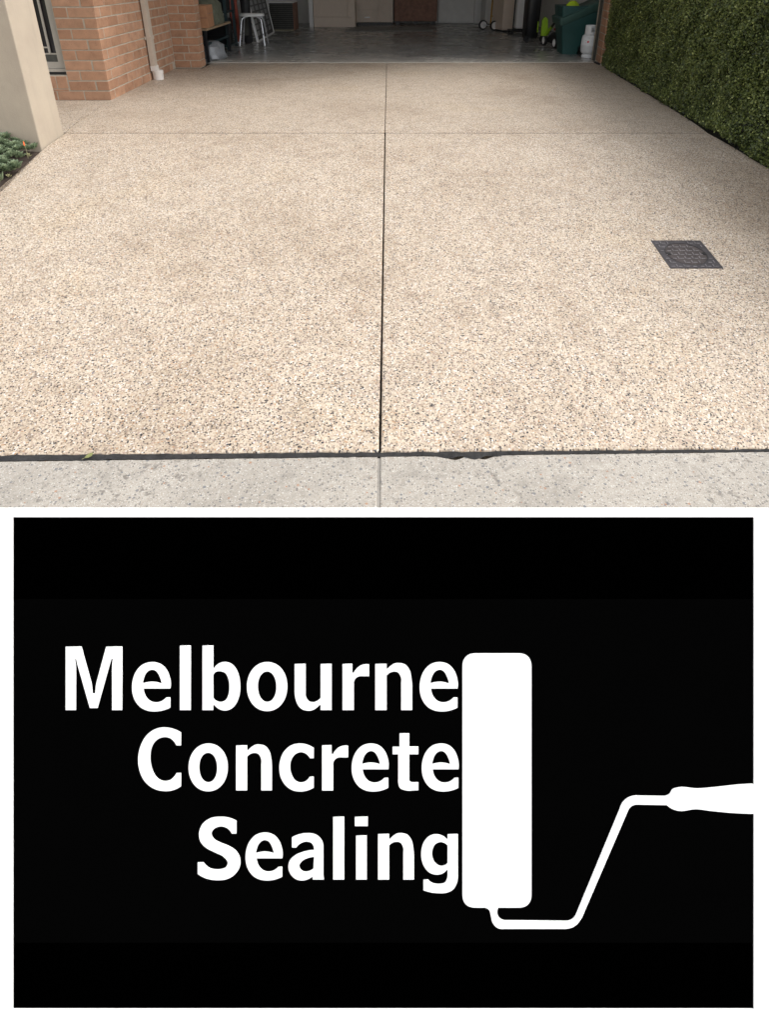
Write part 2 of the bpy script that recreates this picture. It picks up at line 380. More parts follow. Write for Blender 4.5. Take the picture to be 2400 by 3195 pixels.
# foam filler between drive and footpath, torn in places
ff = lambda x: 1.493+.0175*x
mb = MB(); n = 260; top=[]; bot=[]
for i in range(n+1):
    x = -2.2+4.8*i/n
    chip = .020*max(0, math.sin((x-.14)*math.pi/.26))**1 * (0.6+.4*math.sin(x*70)) if .14 < x < .40 else 0
    y1 = fe(x)+.002; y0 = ff(x)-.003-chip+rng.normal(0,.0008)
    zt = -.3865+rng.normal(0,.0006)
    top.append((mb.bm.verts.new((x,y0-.0, zt-.003)), mb.bm.verts.new((x,(y0+y1)/2, zt+rng.normal(0,.001))), mb.bm.verts.new((x,y1,zt))))
for A, B in zip(top, top[1:]):
    for j in range(2): mb.bm.faces.new((A[j], B[j], B[j+1], A[j+1]))
filler = mb.build('expansion_joint', M['foam']); tag(filler, kind='structure')

path = MB().box(-60, 60, -2.2, 1.40, -.62, -.415).build('footpath', M['kerb']); tag(path, kind='structure')
def fedge(x0, x1):
    pts = []
    n = int((x1-x0)/.012)
    for i in range(n+1):
        x = x0+(x1-x0)*i/n
        chip = .021*math.sin((x-.14)*math.pi/.26)*(.55+.45*math.sin(x*63)) if .14 < x < .40 else 0
        pts.append((x, ff(x)-max(0,chip)+rng.normal(0,.0007)))
    return pts
ZF = -.391
jx = -.018
for x0, x1 in ((-2.4,jx-.0042), (jx+.0042, 2.4)):
    e = fedge(x0, x1)
    slab('slab', [(x0, -2.19), (x1, -2.19)]+e[::-1], lambda x,y: ZF, M['path'], path, edge=.005, thick=.08)
slab('slab', [(-9,-2.19),(-2.407,-2.19),(-2.407,1.45),(-9,1.45)], lambda x,y: ZF, M['path'], path, edge=.005, thick=.08)
slab('slab', [(2.407,-2.19),(9,-2.19),(9,1.53),(2.407,1.53)], lambda x,y: ZF, M['path'], path, edge=.005, thick=.08)
MB().box(jx-.008, jx+.008, -2.15, 1.488, ZF-.05, ZF-.0045).build('joint_filler', M['kerb'], path)

tag(MB().box(-3.2, 3.3, 8.0, 14.75, -.12, .006, bev=.004).build('garage_floor', M['gfloor']), kind='structure')

# ------------------------------------------------------------------ the brick house
house = empty('brick_house', (-2.45, 5.5, 0)); HL = Vector((-2.45, 5.5, 0))
tag(house, 'orange brick house with open double garage, screened window and cream downpipe', 'house')
def hp(o):                      # parent to the house, keeping world placement
    o.parent = house; o.location = o.location - HL; return o
HZ = 2.55
def core(x0,x1,y0,y1,z0,z1, name='mortar_wall', m='mortar'): return hp(MB().box(x0,x1,y0,y1,z0,z1).build(name, M[m]))
WX0, WX1, WZ0, WZ1 = -3.75, -2.80, .215, 2.1       # opening beside the pillar
WS = (-2.449, 5.5); WN = (-2.50, 7.49)
# mortar cores sit 4 mm behind the brick faces
core(WX1-.004, -2.586, 5.503, 5.64, -.1, HZ)
core(WX0, WX1-.0045, 5.503, 5.64, -.1, WZ0-.004); core(WX0, WX1-.0045, 5.503, 5.64, WZ1, HZ); core(-6, WX0+.0, 5.507, 5.64, -.1, HZ)
mb = MB(); mb.prism([(-2.4530,5.5035),(-2.5025,7.6),(-2.62,7.6),(-2.585,5.5035)], -.1, HZ); hp(mb.build('mortar_wall', M['mortar']))
core(-3.3, -2.195, 7.4955, 7.70, -.1, HZ)
mb = MB(); mb.prism([(2.676,7.79),(2.737,8.16),(2.737,8.35),(3.4,8.35),(3.4,7.79)], -.1, HZ); hp(mb.build('mortar_wall', M['mortar']))
# bricks
bcache = {}; NB = [0]
def brick_mesh(L, D, H=.076):
    key = (round(L,3), round(D,3), round(H,3))
    if key not in bcache: bcache[key] = MB().box(0, L, 0, D, 0, H, bev=.0028).mesh('brick')
    return bcache[key]
upper = bmesh.new()
def put_brick(o, u, nrm, s, L, z, D=.10, H=.076, rows_single=True):
    # o: start corner of the face, u: along, nrm: outward; the brick body goes inward
    x = Vector((u[0],u[1],0)); yv = Vector((-nrm[0],-nrm[1],0))
    proud = random.uniform(0,.0018)
    pos = Vector((o[0],o[1],0)) + x*s - yv*proud + Vector((0,0,z+random.uniform(-.0008,.0008)))
    rot = Matrix((x, yv, Vector((0,0,1)))).transposed().to_4x4()
    me = brick_mesh(L, D, H)
    if rows_single:
        ob = link('brick', me, M['brick']); ob.matrix_world = Matrix.Translation(pos-HL) @ rot; ob.parent = house; NB[0]+=1
        ob.rotation_euler.rotate_axis('Z', random.uniform(-.003,.003))
    else:
        n0 = len(upper.verts); upper.from_mesh(me); upper.verts.ensure_lookup_table()
        T = Matrix.Translation(pos-HL) @ rot
        for v in upper.verts[n0:]: v.co = T @ v.co
NROW = 13; ROWS = 29; Z0 = -.003
def rz(k): return Z0+.086*k
for k in range(ROWS):
    single = k < NROW
    # front face, running left from the corner; even courses start with a stretcher, odd ones show a header
    s = 0 if k%2==0 else .12
    # (u points left, start at corner)
    lim = 3.5
    if k%2==0: pass
    while s < lim:
        L = .23
        xr = WS[0]-s; xl = xr-L
        z = rz(k)
        inwin = xl < WX1-.01 and xr > WX0 and z+.076 > WZ0-.13 and z < WZ1
        vis = xr > -3.45
        if inwin:
            # keep only the piece right of the opening
            if xr > WX1+.03:
                LL = xr-WX1
                put_brick((WX1, WS[1]), (1,0), (0,-1), 0, LL-.0, z, rows_single=single)
            if xl < WX0-.03 :
                pass
        else: 
            put_brick((xl, WS[1]), (1,0), (0,-1), 0, L, z, rows_single=single and vis)
        s += .24
    # left of the opening
    if WZ0-.13 < rz(k)+.076 and rz(k) < WZ1:
        s = WX0-.23 if k%2 else WX0-.11
        put_brick((WX0-.11, WS[1]), (1,0),(0,-1), 0, .11, rz(k), rows_single=False)
    # side face, running back from the corner
    u = Vector((WN[0]-WS[0], WN[1]-WS[1])).normalized(); nr = (u.y, -u.x)
    o = Vector(WS)+u*.0
    s = .12 if k%2==0 else 0.0
    if k%2==0 and False: pass
    while s < 1.985:
        L = min(.23, 1.985-s)
        D = .105
        if L > .04: put_brick((o.x, o.y), (u.x,u.y), nr, s, L, rz(k), D=D, rows_single=single)
        s += .24
    # pier beside the garage door
    bl = .262; z = rz(k)+.012
    xs = [-2.497, -2.497+bl/2-.008] if k%2 else [-2.497, -2.497+.20]
    segs = [(-2.497, .118), (-2.369, .179)] if k%2 else [(-2.497,.182),(-2.305,.115)]
    for (xx, LL) in segs:
        put_brick((xx, 7.493), (1,0), (0,-1), 0, LL, z, D=.11, rows_single=single)
    put_brick((-2.192, 7.605 if k%2 else 7.605), (0,1), (1,0), .005, .10, z, D=.11, rows_single=single)
    # right return wall
    o2 = Vector((2.672, 7.79)); e2 = Vector((2.733, 8.16)); u2 = (e2-o2).normalized(); n2 = (-u2.y, u2.x)
    if k%2: sg = [(0,.11),(.12,.23)]
    else: sg = [(0,.23),(.24,.115)]
    for s_, L_ in sg: put_brick((o2.x,o2.y), (u2.x,u2.y), n2, s_, L_, rz(k)+.02, D=.10, rows_single=single)
# sill course of bricks on end under the opening
for i in range(9):
    x = WX1-.004-.1*(i+1)
    ob = link('brick', brick_mesh(.092,.10,.105), M['brick'], None); ob.parent = house; ob.location = Vector((x, WS[1]-random.uniform(0,.001), .098))-HL; NB[0]+=1
for i in range(4):
    ob = link('brick', brick_mesh(.23,.10,.0165), M['brick'], None); ob.parent = house; ob.location = Vector((WX1-.004-.24*(i+1), WS[1], .0755))-HL; NB[0]+=1
me = bpy.data.meshes.new('upper_bricks'); upper.to_mesh(me); upper.free()
o = link('upper_brickwork', me, M['brick'], house); tag(o, kind='stuff')
# screened window
wx0, wx1, wz0, wz1 = WX0, WX1, WZ0, WZ1
win = MB().box(wx1-.075, wx1-.002, 5.545, 5.60, wz0+.05, wz1).box(wx0+.002, wx0+.075, 5.545, 5.60, wz0+.05, wz1).box(wx0+.075, wx1-.075, 5.547, 5.60, wz0+.05, wz0+.105).box(wx0+.075, wx1-.075, 5.547, 5.60, wz1-.06, wz1).build('screen_window', M['alu']); hp(win)
def wp(o): o.parent = win; return o
wp(MB().box(wx0+.075, wx1-.075, 5.575, 5.585, wz0+.105, wz1-.06).build('pane', M['glass']))
wp(MB().box(wx0+.075, wx1-.075, 5.553, 5.570, wz0+.105, wz0+.165).build('kick_panel', M['slat']))
wp(MB().box(wx0, wx1, 5.535, 5.60, wz0+.022, wz0+.048).build('sill', M['alu']))
wp(MB().box(wx0, wx1, 5.56, 5.60, wz0-.02, wz0+.020).build('gap_seal', M['black']))
for i, gx in enumerate([wx1-.135, wx1-.20, wx1-.33, wx1-.46, wx1-.60, wx1-.72, wx1-.8]):
    wp(MB().box(gx-.008, gx+.008, 5.548, 5.562, wz0+.166, wz1-.061).build('grille_bar', M['alu']))
for gz, a, b in ((.172, wx0+.075, wx1-.075),(.225, wx0+.2, wx1-.13),(.50, wx0+.075, wx1-.2),(.62, wx0+.075, wx1-.075),(1.0,wx0+.075,wx1-.2),(1.4,wx0+.075,wx1-.075)):
    wp(MB().box(a, b, 5.550, 5.560, wz0+gz-.006, wz0+gz+.006).build('grille_bar', M['alu']))
# room behind the window
hp(MB().box(-6,-2.64, 6.9,7.0, -.05, HZ).build('room_wall', M['whitewall']))
# downpipe
uw = (Vector(WN)-Vector(WS)).normalized()
def wallp(s, off=0): q = Vector(WS)+uw*s; return Vector((q.x+uw.y*off, q.y-uw.x*off))
sP = 1.10
def pipe_box(name, s0, s1, o0, o1, z0, z1, m, par, bev=.004):
    a, b, c, d = wallp(s0,o0), wallp(s1,o0), wallp(s1,o1), wallp(s0,o1)
    mb = MB(); mb.prism([tuple(a),tuple(b),tuple(c),tuple(d)], z0, z1)
    if bev: bmesh.ops.bevel(mb.bm, geom=[e for e in mb.bm.edges], offset=bev, segments=2, affect='EDGES')
    ob = mb.build(name, M[m], None, True); ob.parent = par; return ob
dp = pipe_box('downpipe', sP, sP+.095, .012, .062, .13, HZ, 'cream', None, .006); hp(dp)
pipe_box('bracket', sP-.025, sP+.12, .006, .016, .405, .435, 'cream', dp, .001)
pipe_box('bracket', sP-.004, sP+.099, .017, .068, .405, .435, 'cream', dp, .002)
pipe_box('pipe_shoe', sP-.004, sP+.10, .010, .068, .090, .150, 'pvc', dp, .006)
cp = wallp(sP+.055, .062)
mb = MB(); mb.lathe([(.054,-.02),(.054,.060),(.058,.062),(.058,.092),(.054,.096),(.030,.097)], 32, Matrix.Translation((cp.x,cp.y,0))); sk = mb.build('pipe_socket', M['pvc'], None, True); sk.parent = dp
# garage shell
hp(MB().box(-3.3,-3.2, 7.71,14.8, -.1, HZ).build('garage_wall', M['whitewall'])); hp(MB().box(3.3,3.4, 8.36,14.8,-.1,HZ).build('garage_wall', M['whitewall']))
hp(MB().box(-3.2,3.3, 14.75,14.85,-.1,HZ).build('garage_wall', M['whitewall']))
hp(MB().box(-3.3,3.4, 7.72,14.85,2.42,2.46).build('garage_ceiling', M['ceil']))
hp(MB().box(-2.19,2.67, 7.80,8.02,2.42,2.80).build('unseen_lintel', M['fascia']))  # out of view, set high so more light enters the garage
hp(MB().box(-6.2,3.6,4.9,5.0,2.47,2.62).build('fascia', M['fascia'])) ; 
mb = MB(); mb.box(-6.2,-2.25,3.94,5.0,2.61,2.66); hp(mb.build('porch_roof', M['fascia'])); mb = MB(); mb.box(-6.2,-2.25,5.0,7.8,2.552,2.60); hp(mb.build('unseen_eave', M['fascia']))
house_f = [o for o in house.children if o.name.startswith('fascia')]
for o in house_f: bpy.data.objects.remove(o)
hp(MB().box(-2.24,3.6,7.70,7.745,2.72,2.88).build('fascia', M['fascia']))
hp(MB().box(-2.24,3.6,7.75,8.05,2.80,2.86).build('unseen_eave', M['fascia']))  # unseen eave, raised and cut short to open the garage mouth to the sky
mb = MB(); mb.prism([(4.90,2.66),(9.8,3.9),(15.3,2.66),(15.3,2.60),(4.90,2.60)], -6.2, 3.6, Matrix(((0,0,1,0),(1,0,0,0),(0,1,0,0),(0,0,0,1))))
bmesh.ops.bisect_plane(mb.bm, geom=mb.bm.verts[:]+mb.bm.edges[:]+mb.bm.faces[:], plane_co=(-1.99,0,0), plane_no=(1,0,0))
for v in mb.bm.verts:
    if v.co.x > -1.98 and v.co.y < 5: v.co.y = 7.75; v.co.z += .25
hp(mb.build('unseen_roof', M['unseen_roof']))  # unseen roof, added for its effect on the light, ridge kept low
# steel jamb strip on the right of the door opening
hp(MB().box(2.712,2.728,8.17,8.23,0,2.12).build('door_track', M['slat']))
hp(MB().box(2.66,2.70,7.80,8.02,-.01,.012).build('door_stop', M['dark']))

# ------------------------------------------------------------------ rendered pillar and garden bed
pil = MB().box(-2.95, -2.297, 3.965, 4.285, -.2, 2.6, bev=.006, seg=2).build('porch_pillar', M['render'])
tag(pil, 'cream rendered porch pillar beside the garden bed', 'pillar')
mb = MB(); nx, ny = 16, 16
V = [[mb.bm.verts.new((-4.6+2.335*i/nx, 1.55+2.41*j/ny, zs(1.55+2.41*j/ny)-.012+random.uniform(-.015,.008))) for i in range(nx+1)] for j in range(ny+1)]
for j in range(ny):
    for i in range(nx): mb.bm.faces.new((V[j][i],V[j][i+1],V[j+1][i+1],V[j+1][i]))
tag(mb.build('garden_soil', M['soil']), kind='structure')

def rosette(name, r, mat, n=22, h=.5, seed=0):
    rr = random.Random(seed); verts=[]; faces=[]; tone=[]
    for i in range(n):
        f = i/n; ang = i*2.39996; out = r*(1-.75*f)*rr.uniform(.92,1.08); tilt = R(12+68*f)*h*1.6
        L = out; wd = L*.50; base = .014*f*r/.047
        d = Vector((math.cos(ang)*math.cos(tilt), math.sin(ang)*math.cos(tilt), math.sin(tilt))); sd_ = Vector((-math.sin(ang), math.cos(ang), 0)); up = sd_.cross(d)*-1
        if up.z < 0: up = -up
        b = Vector((0,0,base)); k = len(verts); th = wd*.22
        pts = [b+d*L*.05-sd_*wd*.18, b+d*L*.05+sd_*wd*.18, b+d*L*.62+sd_*wd*.5+up*th*1.2, b+d*L+up*th*1.6, b+d*L*.62-sd_*wd*.5+up*th*1.2, b+d*L*.55+up*th*.2, b+d*L*.5-up*th]
        verts += [tuple(p) for p in pts]
        for fc in ((0,1,5),(1,2,5),(2,3,5),(3,4,5),(4,0,5),(1,0,6),(2,1,6),(3,2,6),(4,3,6),(0,4,6)):
            faces.append(tuple(k+q for q in fc)); tone.append(min(1,max(0,.25+.6*f+rr.uniform(-.12,.12))))
    me = bpy.data.meshes.new(name); me.from_pydata(verts, [], faces); me.update()
    a = me.attributes.new('tone','FLOAT','FACE'); a.data.foreach_set('value', tone); me.materials.append(mat); return me
RM = [rosette('succulent', .056, M['succ'], 34, .5, i) for i in range(4)]
RD = [rosette('succulent', .026, M['succ2'], 16, .95, i+9) for i in range(2)]
edge_x = lambda y: -2.29-.09*(3.96-y)*0+.10*(3.96-y)
spots = []
for j in range(14):
    for i in range(7):
        y = 3.925-.052*j+random.uniform(-.01,.01); x = edge_x(y)-.040-.055*i+random.uniform(-.012,.012)-(.028 if j%2 else 0)
        if x > -2.62-.0*j: spots.append((x,y,i,j))
for (x,y,i,j) in spots:
    dry = i == 0 and j in (2,5,8,11); gap = i == 0 and j in (4,9)
    if gap: continue
    o = link('succulent', RD[j%2] if dry else RM[(i*7+j)%4]); s_ = random.uniform(.8,1.15)
    o.location = (x, y, zs(y)+(.008 if dry else .022+.020*min(i,3)+random.uniform(0,.015))); o.scale = (s_,s_,s_*random.uniform(.95,1.25)); o.rotation_euler = (random.uniform(-.05,.45), random.uniform(-.2,.35), random.uniform(0,6.28))
    if dry: tag(o, 'small yellowing succulent at the bare edge of the garden bed', 'succulent', 'dry succulents along the bed edge')
    else: tag(o, ('pale green succulent rosette along the front of the bed by the drive' if i < 2 else 'pale green succulent rosette deeper in the crowded bed before the cream pillar'), 'succulent', 'green succulent rosettes in the garden bed')
fl = empty('succulent_flower', gp(86, 487, .03)); tag(fl, 'thin stalk with a small orange flower rising from the succulents', 'flower')
fl.scale=(.7,.7,.8); MB().tube([(0,0,-.02),(.002,0,.05),(-.004,0,.085)], .0016, 6).build('stalk', M['succ2'], fl)
mb = MB()
for i in range(6):
    a = i*1.05; mb.loft([[(-.004+.003*math.cos(a)+r_*math.cos(q), .003*math.sin(a)+r_*math.sin(q), z_) for q in (0,2.1,4.2)] for r_, z_ in ((.001,.075+.006*(i%3)),(.0045,.085+.006*(i%3)),(.001,.10+.006*(i%3)))])
mb.build('blossom', M['petal'], fl)

# ------------------------------------------------------------------ hedge
def hx(y): return 2.335+.1*(y-4.23) if y > 4.23 else 2.335+.14*(4.23-y)
hedge = empty('hedge', (2.75, 5.2, -.03)); tag(hedge, 'tall dense clipped green hedge along the right side of the drive', 'hedge')
HO = Vector((2.75,5.2,-.03))
Y0, Y1, HT = 1.9, 7.78, 1.22
def leafcloud(n, zlo, zhi, size, seed):
    g = np.random.default_rng(seed)
    y = g.uniform(Y0, Y1, n); z = zlo+(zhi-zlo)*g.uniform(0,1,n)
    base = np.array([hx(v) for v in y])
    lump = .012*np.sin(y*3.1+z*2.2)+.014*np.sin(y*9.3-z*7)+.012*np.sin(y*21+z*17)+.010*np.sin(z*33+y*5)+.016*np.sin(y*57+2*np.sin(z*41))*np.sin(z*63+np.sin(y*29))
    dep = g.exponential(.024, n); dep = np.minimum(dep, .16)
    x = base+.0+lump*.8+dep-.03*np.clip((z-.2),0,1)
    grd = np.where(y < YB, -SL*(YB-y), 0)
    low = -.01+.03*np.sin(y*4.3)+.03*np.sin(y*11+1)+.02*np.sin(y*37)
    z2 = z+grd
    thin = (z < low) ; near = np.clip((low-z)/.06,0,1)
    keep = ~(thin & (g.uniform(0,1,n) < near*1.1))
    pull = np.clip((.05-z)/.05,0,1)*.02-.03*np.exp(-((z-.06)/.08)**2)
    x = x+pull
    spr = g.uniform(0,1,n) < .012; x = np.where(spr, x-dep-g.uniform(.01,.05,n), x)
    keep &= ~((y > 7.5) & (x < 2.645+.12*(y-7.5)))
    x, y, z2, dep = x[keep], y[keep], z2[keep], dep[keep]; n = len(x)
    nr = np.stack([-1+g.normal(0,.55,n), g.normal(0,.65,n), .35+g.normal(0,.6,n)],1); nr /= np.linalg.norm(nr,axis=1)[:,None]
    t = g.normal(0,1,(n,3)); t -= (t*nr).sum(1)[:,None]*nr; t /= np.linalg.norm(t,axis=1)[:,None]
    b = np.cross(nr,t); L = size*g.uniform(.7,1.25,n)[:,None]; W = L*.30
    p = np.stack([x,y,z2],1)-np.array(HO)
    v = np.empty((n,4,3)); v[:,0]=p-t*L*.5; v[:,1]=p+b*W-nr*L*.06; v[:,2]=p+t*L*.5; v[:,3]=p-b*W-nr*L*.06
    clump = .5+.25*np.sin(y*6.1+z2*8)+.25*np.sin(y*14-z2*11)
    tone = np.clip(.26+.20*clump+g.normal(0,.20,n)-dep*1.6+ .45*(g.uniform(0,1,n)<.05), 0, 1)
    return v.reshape(-1,3), tone
SPR = np.random.default_rng(5)
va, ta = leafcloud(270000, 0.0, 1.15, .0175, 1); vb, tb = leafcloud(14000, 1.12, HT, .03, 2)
# top of the hedge
v = np.concatenate([va, vb]); tone = np.concatenate([ta, tb]); nf = len(tone)
me = bpy.data.meshes.new('hedge_leaves'); me.vertices.add(len(v)); me.vertices.foreach_set('co', v.ravel())
me.loops.add(nf*4); me.loops.foreach_set('vertex_index', np.arange(nf*4)); me.polygons.add(nf)
me.polygons.foreach_set('loop_start', np.arange(0,nf*4,4)); me.update()
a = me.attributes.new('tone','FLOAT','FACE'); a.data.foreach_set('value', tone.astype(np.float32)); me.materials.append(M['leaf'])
o = link('leaves', me, None, hedge); tag(o, kind='stuff')
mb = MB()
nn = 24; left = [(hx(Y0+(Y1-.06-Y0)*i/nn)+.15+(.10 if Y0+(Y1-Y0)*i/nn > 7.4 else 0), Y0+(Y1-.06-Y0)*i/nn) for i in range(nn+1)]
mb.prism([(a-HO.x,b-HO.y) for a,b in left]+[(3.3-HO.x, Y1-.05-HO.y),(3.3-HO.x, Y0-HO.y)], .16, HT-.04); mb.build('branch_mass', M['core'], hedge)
rs = random.Random(4)
for i in range(17):
    y = Y0+.2+i*.345+rs.uniform(-.05,.05); x = hx(y)+.17+rs.uniform(-.02,.05); z = zs(y)
    MB().tube([(x-HO.x,y-HO.y,z-.05-HO.z),(x+.01-HO.x,y+rs.uniform(-.03,.03)-HO.y,z+.12-HO.z),(x+.03-HO.x,y+rs.uniform(-.06,.06)-HO.y,z+.32-HO.z)], [.013,.010,.007], 7).build('stem', M['stem'], hedge)
mb = MB(); nx, ny = 8, 40
V = [[mb.bm.verts.new((hx(1.6+6.2*j/ny)-.02+.12*i, 1.6+6.15*j/ny, zs(1.6+6.15*j/ny)-.016+random.uniform(-.012,.006))) for i in range(nx+1)] for j in range(ny+1)]
for j in range(ny):
    for i in range(nx): mb.bm.faces.new((V[j][i],V[j][i+1],V[j+1][i+1],V[j+1][i]))
o = mb.build('hedge_soil', M['core']); tag(o, kind='structure')

# ------------------------------------------------------------------ access cover in the right slab
cov = empty('access_cover', (1.475, 2.675, zs(2.675)+.003)); cov.rotation_euler = (math.atan(SL),0,0)
tag(cov, 'small square iron access cover with a round lid set in the drive', 'cover')
h = .125; rl = .0985
mb = MB(); n=64; circ=[mb.bm.verts.new((rl*math.cos(2*math.pi*i/n), rl*math.sin(2*math.pi*i/n), 0)) for i in range(n)]
def sq(a):
    c,s = math.cos(a), math.sin(a); m = max(abs(c),abs(s)); return (h*c/m, h*s/m)
outer=[mb.bm.verts.new((*sq(2*math.pi*i/n),0)) for i in range(n)]; lowc=[mb.bm.verts.new((rl*math.cos(2*math.pi*i/n), rl*math.sin(2*math.pi*i/n), -.012)) for i in range(n)]; lowo=[mb.bm.verts.new((*sq(2*math.pi*i/n),-.01)) for i in range(n)]
for i in range(n):
    j=(i+1)%n
    mb.bm.faces.new((circ[i],outer[i],outer[j],circ[j])); mb.bm.faces.new((circ[j],lowc[j],lowc[i],circ[i])); mb.bm.faces.new((outer[i],lowo[i],lowo[j],outer[j]))
mb.build('cover_frame', M['iron'], cov)
lid = MB().lathe([(.0950,-.011),(.0950,-.0005),(.0940,.0003),(.001,.0003)], 64).build('lid', M['irond'], cov, True)
MB().lathe([(.0,-.0028),(.0990,-.0028),(.0990,-.0018),(.0,-.0018)], 48).build('seat_ring', M['black'], cov)
mbl, mbf = MB(), MB(); c_ = .0345
for i in range(-4,5):
    for j in range(-4,5):
        for (x,y,l,wd) in ((i*c_+(c_/2 if j%2 else 0), j*c_, .0045, .021), (i*c_+(c_/2 if j%2 else 0)+.014, j*c_-.008, .017, .0045)):
            if abs(x)+l/2 > h-.004 or abs(y)+wd/2 > h-.004: continue
            rr_ = math.hypot(x,y)
            if abs(rr_-rl) < .008: continue
            (mbl if rr_ < rl else mbf).box(x-l/2,x+l/2,y-wd/2,y+wd/2, 0, .0024, bev=.0006)
tag(mbf.build('tread_bars', M['worn'], cov), kind='stuff'); o=mbl.build('tread_bars', M['worn'], lid); tag(o, kind='stuff')
for x in (-.086,.086): MB().box(x-.0075,x+.0075,-.012,.008,.0005,.0030).build('key_slot', M['foam'], lid)

# fallen leaf on the joint
lp = at(282, 1427, 1.485); lf = empty('fallen_leaf', (lp.x, 1.478, -.378)); tag(lf, 'single yellow green leaf lying on the black joint strip', 'leaf')
mb = MB(); P=[(-.011,-.010),(-.008,.003),(.001,.011),(.011,.012),(.010,.001),(.002,-.008)]
a=[mb.bm.verts.new((x,y,.001+.12*abs(x*.6-y)*.6+.25*max(0,y)*.9)) for x,y in P]; c0=mb.bm.verts.new((0,0,.001))
for i in range(6): mb.bm.faces.new((a[i],a[(i+1)%6],c0))
b_=mb.build('blade', M['fallen'], lf); sm=b_.modifiers.new('s','SOLIDIFY'); sm.thickness=.0006
MB().tube([(-.011,-.010,.001),(-.015,-.015,.002)], .0007, 5).build('stalk', M['succ2'], lf)

# ------------------------------------------------------------------ things in the garage
FZ = .006
def T(name, label, cat, loc, rz=0): o = empty(name, loc, rz); return tag(o, label, cat)
# low bench on the left
b0 = gp(651,196,FZ); bench = T('bench', 'low black steel bench with a worn timber top behind the brick pier', 'bench', (b0.x, b0.y, FZ))
MB().box(-.95, .035, -.02, 1.25, .375, .40, bev=.003).build('top', M['chip'], bench)
for (x,y) in ((0,0),(-.9,0),(0,1.2),(-.9,1.2)): MB().box(x-.017,x+.017,y-.012,y+.022,0,.374).build('leg', M['black'], bench)
MB().box(-.88,-.018,.0,1.19,.20,.215).build('shelf', M['black'], bench)
MB().box(-.018,.012,.023,1.18,.20,.222).build('rail', M['teal'], bench)
bx = T('cardboard_box', 'brown cardboard carton on the near end of the low bench', 'box', (b0.x-.20, b0.y+.10, FZ+.401), .06)
mb = MB().box(-.42,.235,-.08,.30,0,.26,bev=.004); mb.build('carton', M['card'], bx)
MB().box(-.42,.236,-.083,-.0805,.115,.125).build('flap_seam', M['wood'], bx); MB().box(.2355,.2375,-.06,.30,.16,.17).build('flap_seam', M['wood'], bx)
can = T('canvas_bag', 'olive canvas bag lying on the bench behind the carton', 'bag', (b0.x-.14, b0.y+.78, FZ+.401))
mb = MB(); rings=[]
for z,sx in ((0,.95),(.06,1.0),(.16,.97),(.25,.85),(.30,.6)):
    rings.append([(.16*sx*math.copysign(abs(math.cos(t))**.6,math.cos(t))+.01*math.sin(3*t+z*20), .34*sx*math.copysign(abs(math.sin(t))**.6,math.sin(t)), z) for t in [2*math.pi*i/28 for i in range(28)]])
mb.loft(rings); mb.build('bag_body', M['olive'], can, True)
pb = T('plastic_bag', 'cloudy grey plastic bag slumped on the floor under the bench', 'bag', (b0.x-.02, b0.y+.33, FZ))
mb = MB(); rings=[]; rr=random.Random(3)
for z,sx in ((0,.9),(.03,1.1),(.10,1.05),(.18,.92),(.23,.6),(.245,.3)):
    rings.append([(.15*sx*math.cos(t)*(1+.10*math.sin(5*t+z*30))+rr.uniform(-.006,.006), .22*sx*math.sin(t)*(1+.08*math.sin(4*t-z*40)), z*.92+rr.uniform(-.004,.004)*(z>0)) for t in [2*math.pi*i/30 for i in range(30)]])
mb.loft(rings); mb.build('bag_body', M['bag'], pb, True)
MB().loft([[(-.10+.13*math.cos(t), -.2+.10*math.sin(t), z) for t in [2*math.pi*i/14 for i in range(14)]] for z in (0,.012,.02)]).build('loose_fold', M['bag'], pb, True)
# dark trolley with a folded chair and an umbrella
tr0 = gp(715,156,FZ); tro = T('storage_rack', 'dark teal steel rack with full dark crates past the bench', 'rack', (tr0.x, tr0.y, FZ))
for (x,y) in ((0,0),(-.5,0),(0,.5),(-.5,.5)): MB().box(x-.02,x+.02,y-.02,y+.02,0,1.5).build('post', M['teal'], tro)
for z in (.04,.5,.95,1.4): MB().box(-.52,.02,-.03,.52,z,z+.02).build('shelf', M['teal'], tro)
for z in (.062,.522): MB().box(-.46,-.03,.03,.45,z,z+.35,bev=.01).build('crate', M['black'], tro)
um0 = gp(740,136,FZ); um = T('garden_umbrella', 'closed rust red umbrella standing upright beside the dark rack', 'umbrella', (um0.x+.015, um0.y, FZ))
mb = MB(); rings=[]
for z,r_ in ((.02,.014),(.05,.038),(.4,.058),(.9,.07),(1.2,.055),(1.25,.01)):
    rings.append([(r_*math.cos(t)*(1+.22*math.cos(6*t))-.05*z, r_*math.sin(t)*(1+.22*math.cos(6*t)), z) for t in [2*math.pi*i/36 for i in range(36)]])
mb.loft(rings); mb.build('canopy', M['rust'], um, True); MB().tube([(0,0,-.0),(-.07,0,1.4)], .01).build('pole', M['metal'], um)
va0 = gp(772,138,FZ); va_ = T('upright_bag', 'dark grey upright bag standing behind the shower stool', 'bag', (va0.x, va0.y+.1, FZ))
mb = MB(); mb.loft([[(r_*math.cos(t), r_*math.sin(t), z) for t in [2*math.pi*i/20 for i in range(20)]] for z,r_ in ((0,.05),(.03,.07),(.5,.075),(.85,.085),(.87,.07))]); mb.build('bag_body', M['dark'], va_, True)
MB().box(-.04,.04,-.095,-.075,.12,.45,bev=.01).build('pocket', M['slat'], va_)
